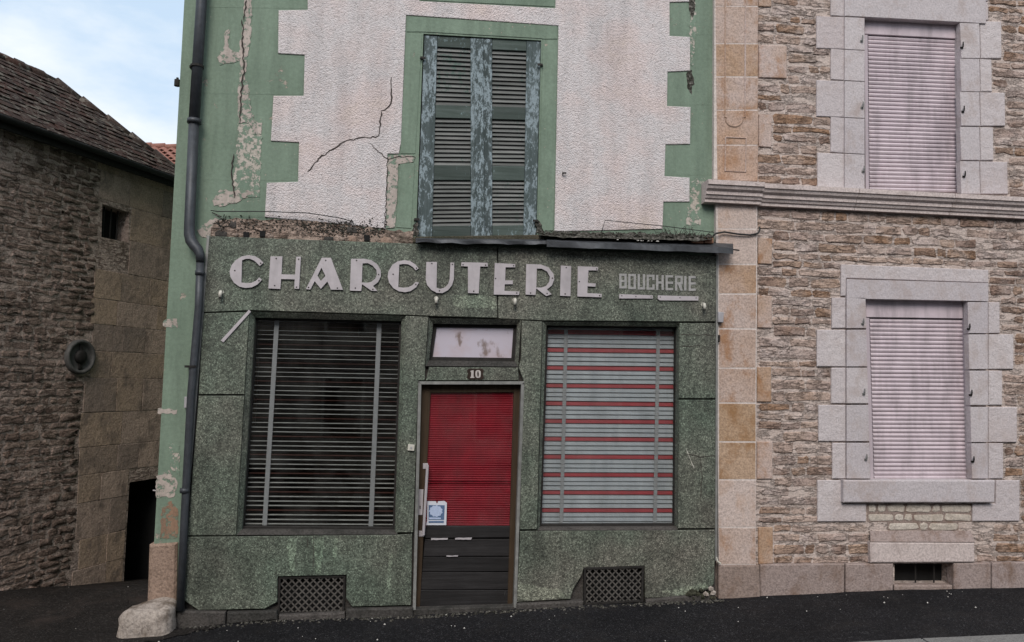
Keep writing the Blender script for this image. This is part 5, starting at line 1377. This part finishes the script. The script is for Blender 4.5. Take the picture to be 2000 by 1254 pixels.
# ================================================================== THE RED ROOF FAR BEHIND
YR = 13.0
far = thing('red_roofed_house', 'far house whose red tiled roof shows between the barn and the green house', 'house', (P(310, 300, YR).x, YR, -1.5))
a = P(262, 285, YR); b = P(640, 285, YR)
zt = a.z
mb = MB(); mb.box8([Vector((a.x - .6, YR - 2.2, zt - 2.1)), Vector((b.x, YR - 2.2, zt - 2.1)), Vector((b.x, YR - 2.2, -1.5)), Vector((a.x - .6, YR - 2.2, -1.5))], [Vector((a.x - .6, YR + 2, zt - 2.1)), Vector((b.x, YR + 2, zt - 2.1)), Vector((b.x, YR + 2, -1.5)), Vector((a.x - .6, YR + 2, -1.5))])
obj('wall', mb, 'peeled', far)
mb = MB(); mb.add([Vector((a.x - .7, YR - 2.4, zt - 2.25)), Vector((b.x, YR - 2.4, zt - 2.25)), Vector((b.x, YR, zt)), Vector((a.x - .7, YR, zt)), Vector((a.x - .7, YR + 2.4, zt - 2.25)), Vector((b.x, YR + 2.4, zt - 2.25))], [(0, 1, 2, 3), (3, 2, 5, 4)])
rf = obj('roof', mb, 'red_tile', far)
sl_ = Vector((0, 2.4, 2.25)).normalized(); nl_ = Vector((0, -2.25, 2.4)).normalized()
me = None
for r0 in range(11):
    for k in range(9):
        c_ = Vector((P(268, 285, YR).x + .22 * k + (.11 if r0 % 2 else 0), YR, zt)) - sl_ * (.13 + r0 * .135)
        if me is None:
            m_ = MB(); vs = []
            for s_ in (-.105, -.05, 0, .05, .105):
                h_ = .03 * math.cos(s_ / .105 * math.pi) + .03
                vs += [Vector((s_, 0, 0)) + nl_ * (h_ + .02) - sl_ * .09, Vector((s_, 0, 0)) + nl_ * h_ * .8 + sl_ * .09]
            m_.add(vs, [(2 * i, 2 * i + 2, 2 * i + 3, 2 * i + 1) for i in range(4)]); m_.add([v - nl_ * .02 for v in vs], [(2 * i, 2 * i + 1, 2 * i + 3, 2 * i + 2) for i in range(4)])
            m_.add([vs[i] for i in (0, 2, 4, 6, 8)] + [vs[i] - nl_ * .02 for i in (0, 2, 4, 6, 8)], [(i, i + 5, i + 6, i + 1) for i in range(4)])
            me = bpy.data.meshes.new('tile'); me.from_pydata([tuple(v) for v in m_.v], [], m_.f); me.materials.append(M['red_tile'])
        o = bpy.data.objects.new('tile', me); C.objects.link(o); o.parent = rf; o.location = c_ - LOC[rf]
for k in range(6):
    mb = MB(); x = P(268, 285, YR).x + .33 * k; mb.tube([Vector((x, YR, zt + .01)), Vector((x + .35, YR, zt + .03))], [.075, .09], 10); obj('ridge_tile', mb, 'red_tile', far, True)

# ================================================================== AN UNSEEN HOUSE ADDED ACROSS THE STREET (mirrored in the panes, shading the street)
opp = thing('unseen_opposite_house', 'plain rendered house, unseen, added across the street to shade it and mirror in the shop windows', 'house', (0, -13.5, -.3))
mb = MB(); mb.box((0, -16.5, 3.1), (34, 6, 7.4)); obj('wall', mb, 'opposite', opp)
mb = MB(); y0, y1, ym, z0, z1 = -13.2, -19.8, -16.5, 6.75, 9.2
mb.add([Vector((-17.4, y0, z0)), Vector((17.4, y0, z0)), Vector((17.4, ym, z1)), Vector((-17.4, ym, z1)), Vector((-17.4, y1, z0)), Vector((17.4, y1, z0))], [(0, 3, 2, 1), (3, 4, 5, 2), (0, 4, 3), (1, 2, 5)]); obj('roof', mb, 'old_tile', opp)
for i in range(8):
    for zc_ in (1.3, 4.1):
        mb = MB(); mb.box((-14 + 4 * i, -13.47, zc_), (1.1, .1, 1.7)); f_ = obj('window', mb, 'white', opp)
        mb = MB(); mb.box((-14 + 4 * i, -13.41, zc_), (.95, .04, 1.55)); obj('pane', mb, 'black', f_)

# ================================================================== grit and litter on the ground
mb = MB()
for k in range(60):
    x = random.uniform(-4.2, 5.5); y = -.12 - abs(random.gauss(0, .45)) if x > -2.2 else random.uniform(-1.0, 2.0)
    if y < KY + .03: continue
    clump(mb, Vector((x, y, zg(x, y) + .004)), random.choice((.004, .005, .006, .009)), .8)
o = obj('grit', mb, 'litter', None); o['kind'] = 'stuff'
mb = MB()
for k in range(500):
    x = random.uniform(-2.2, 2.9); y = YF - .04 - abs(random.gauss(0, .05))
    clump(mb, Vector((x, y, zg(x, y) + .003)), random.uniform(.006, .018), .6)
o = obj('dirt_crumbs', mb, 'moss', None); o['kind'] = 'stuff'
print('objects', len(bpy.data.objects))
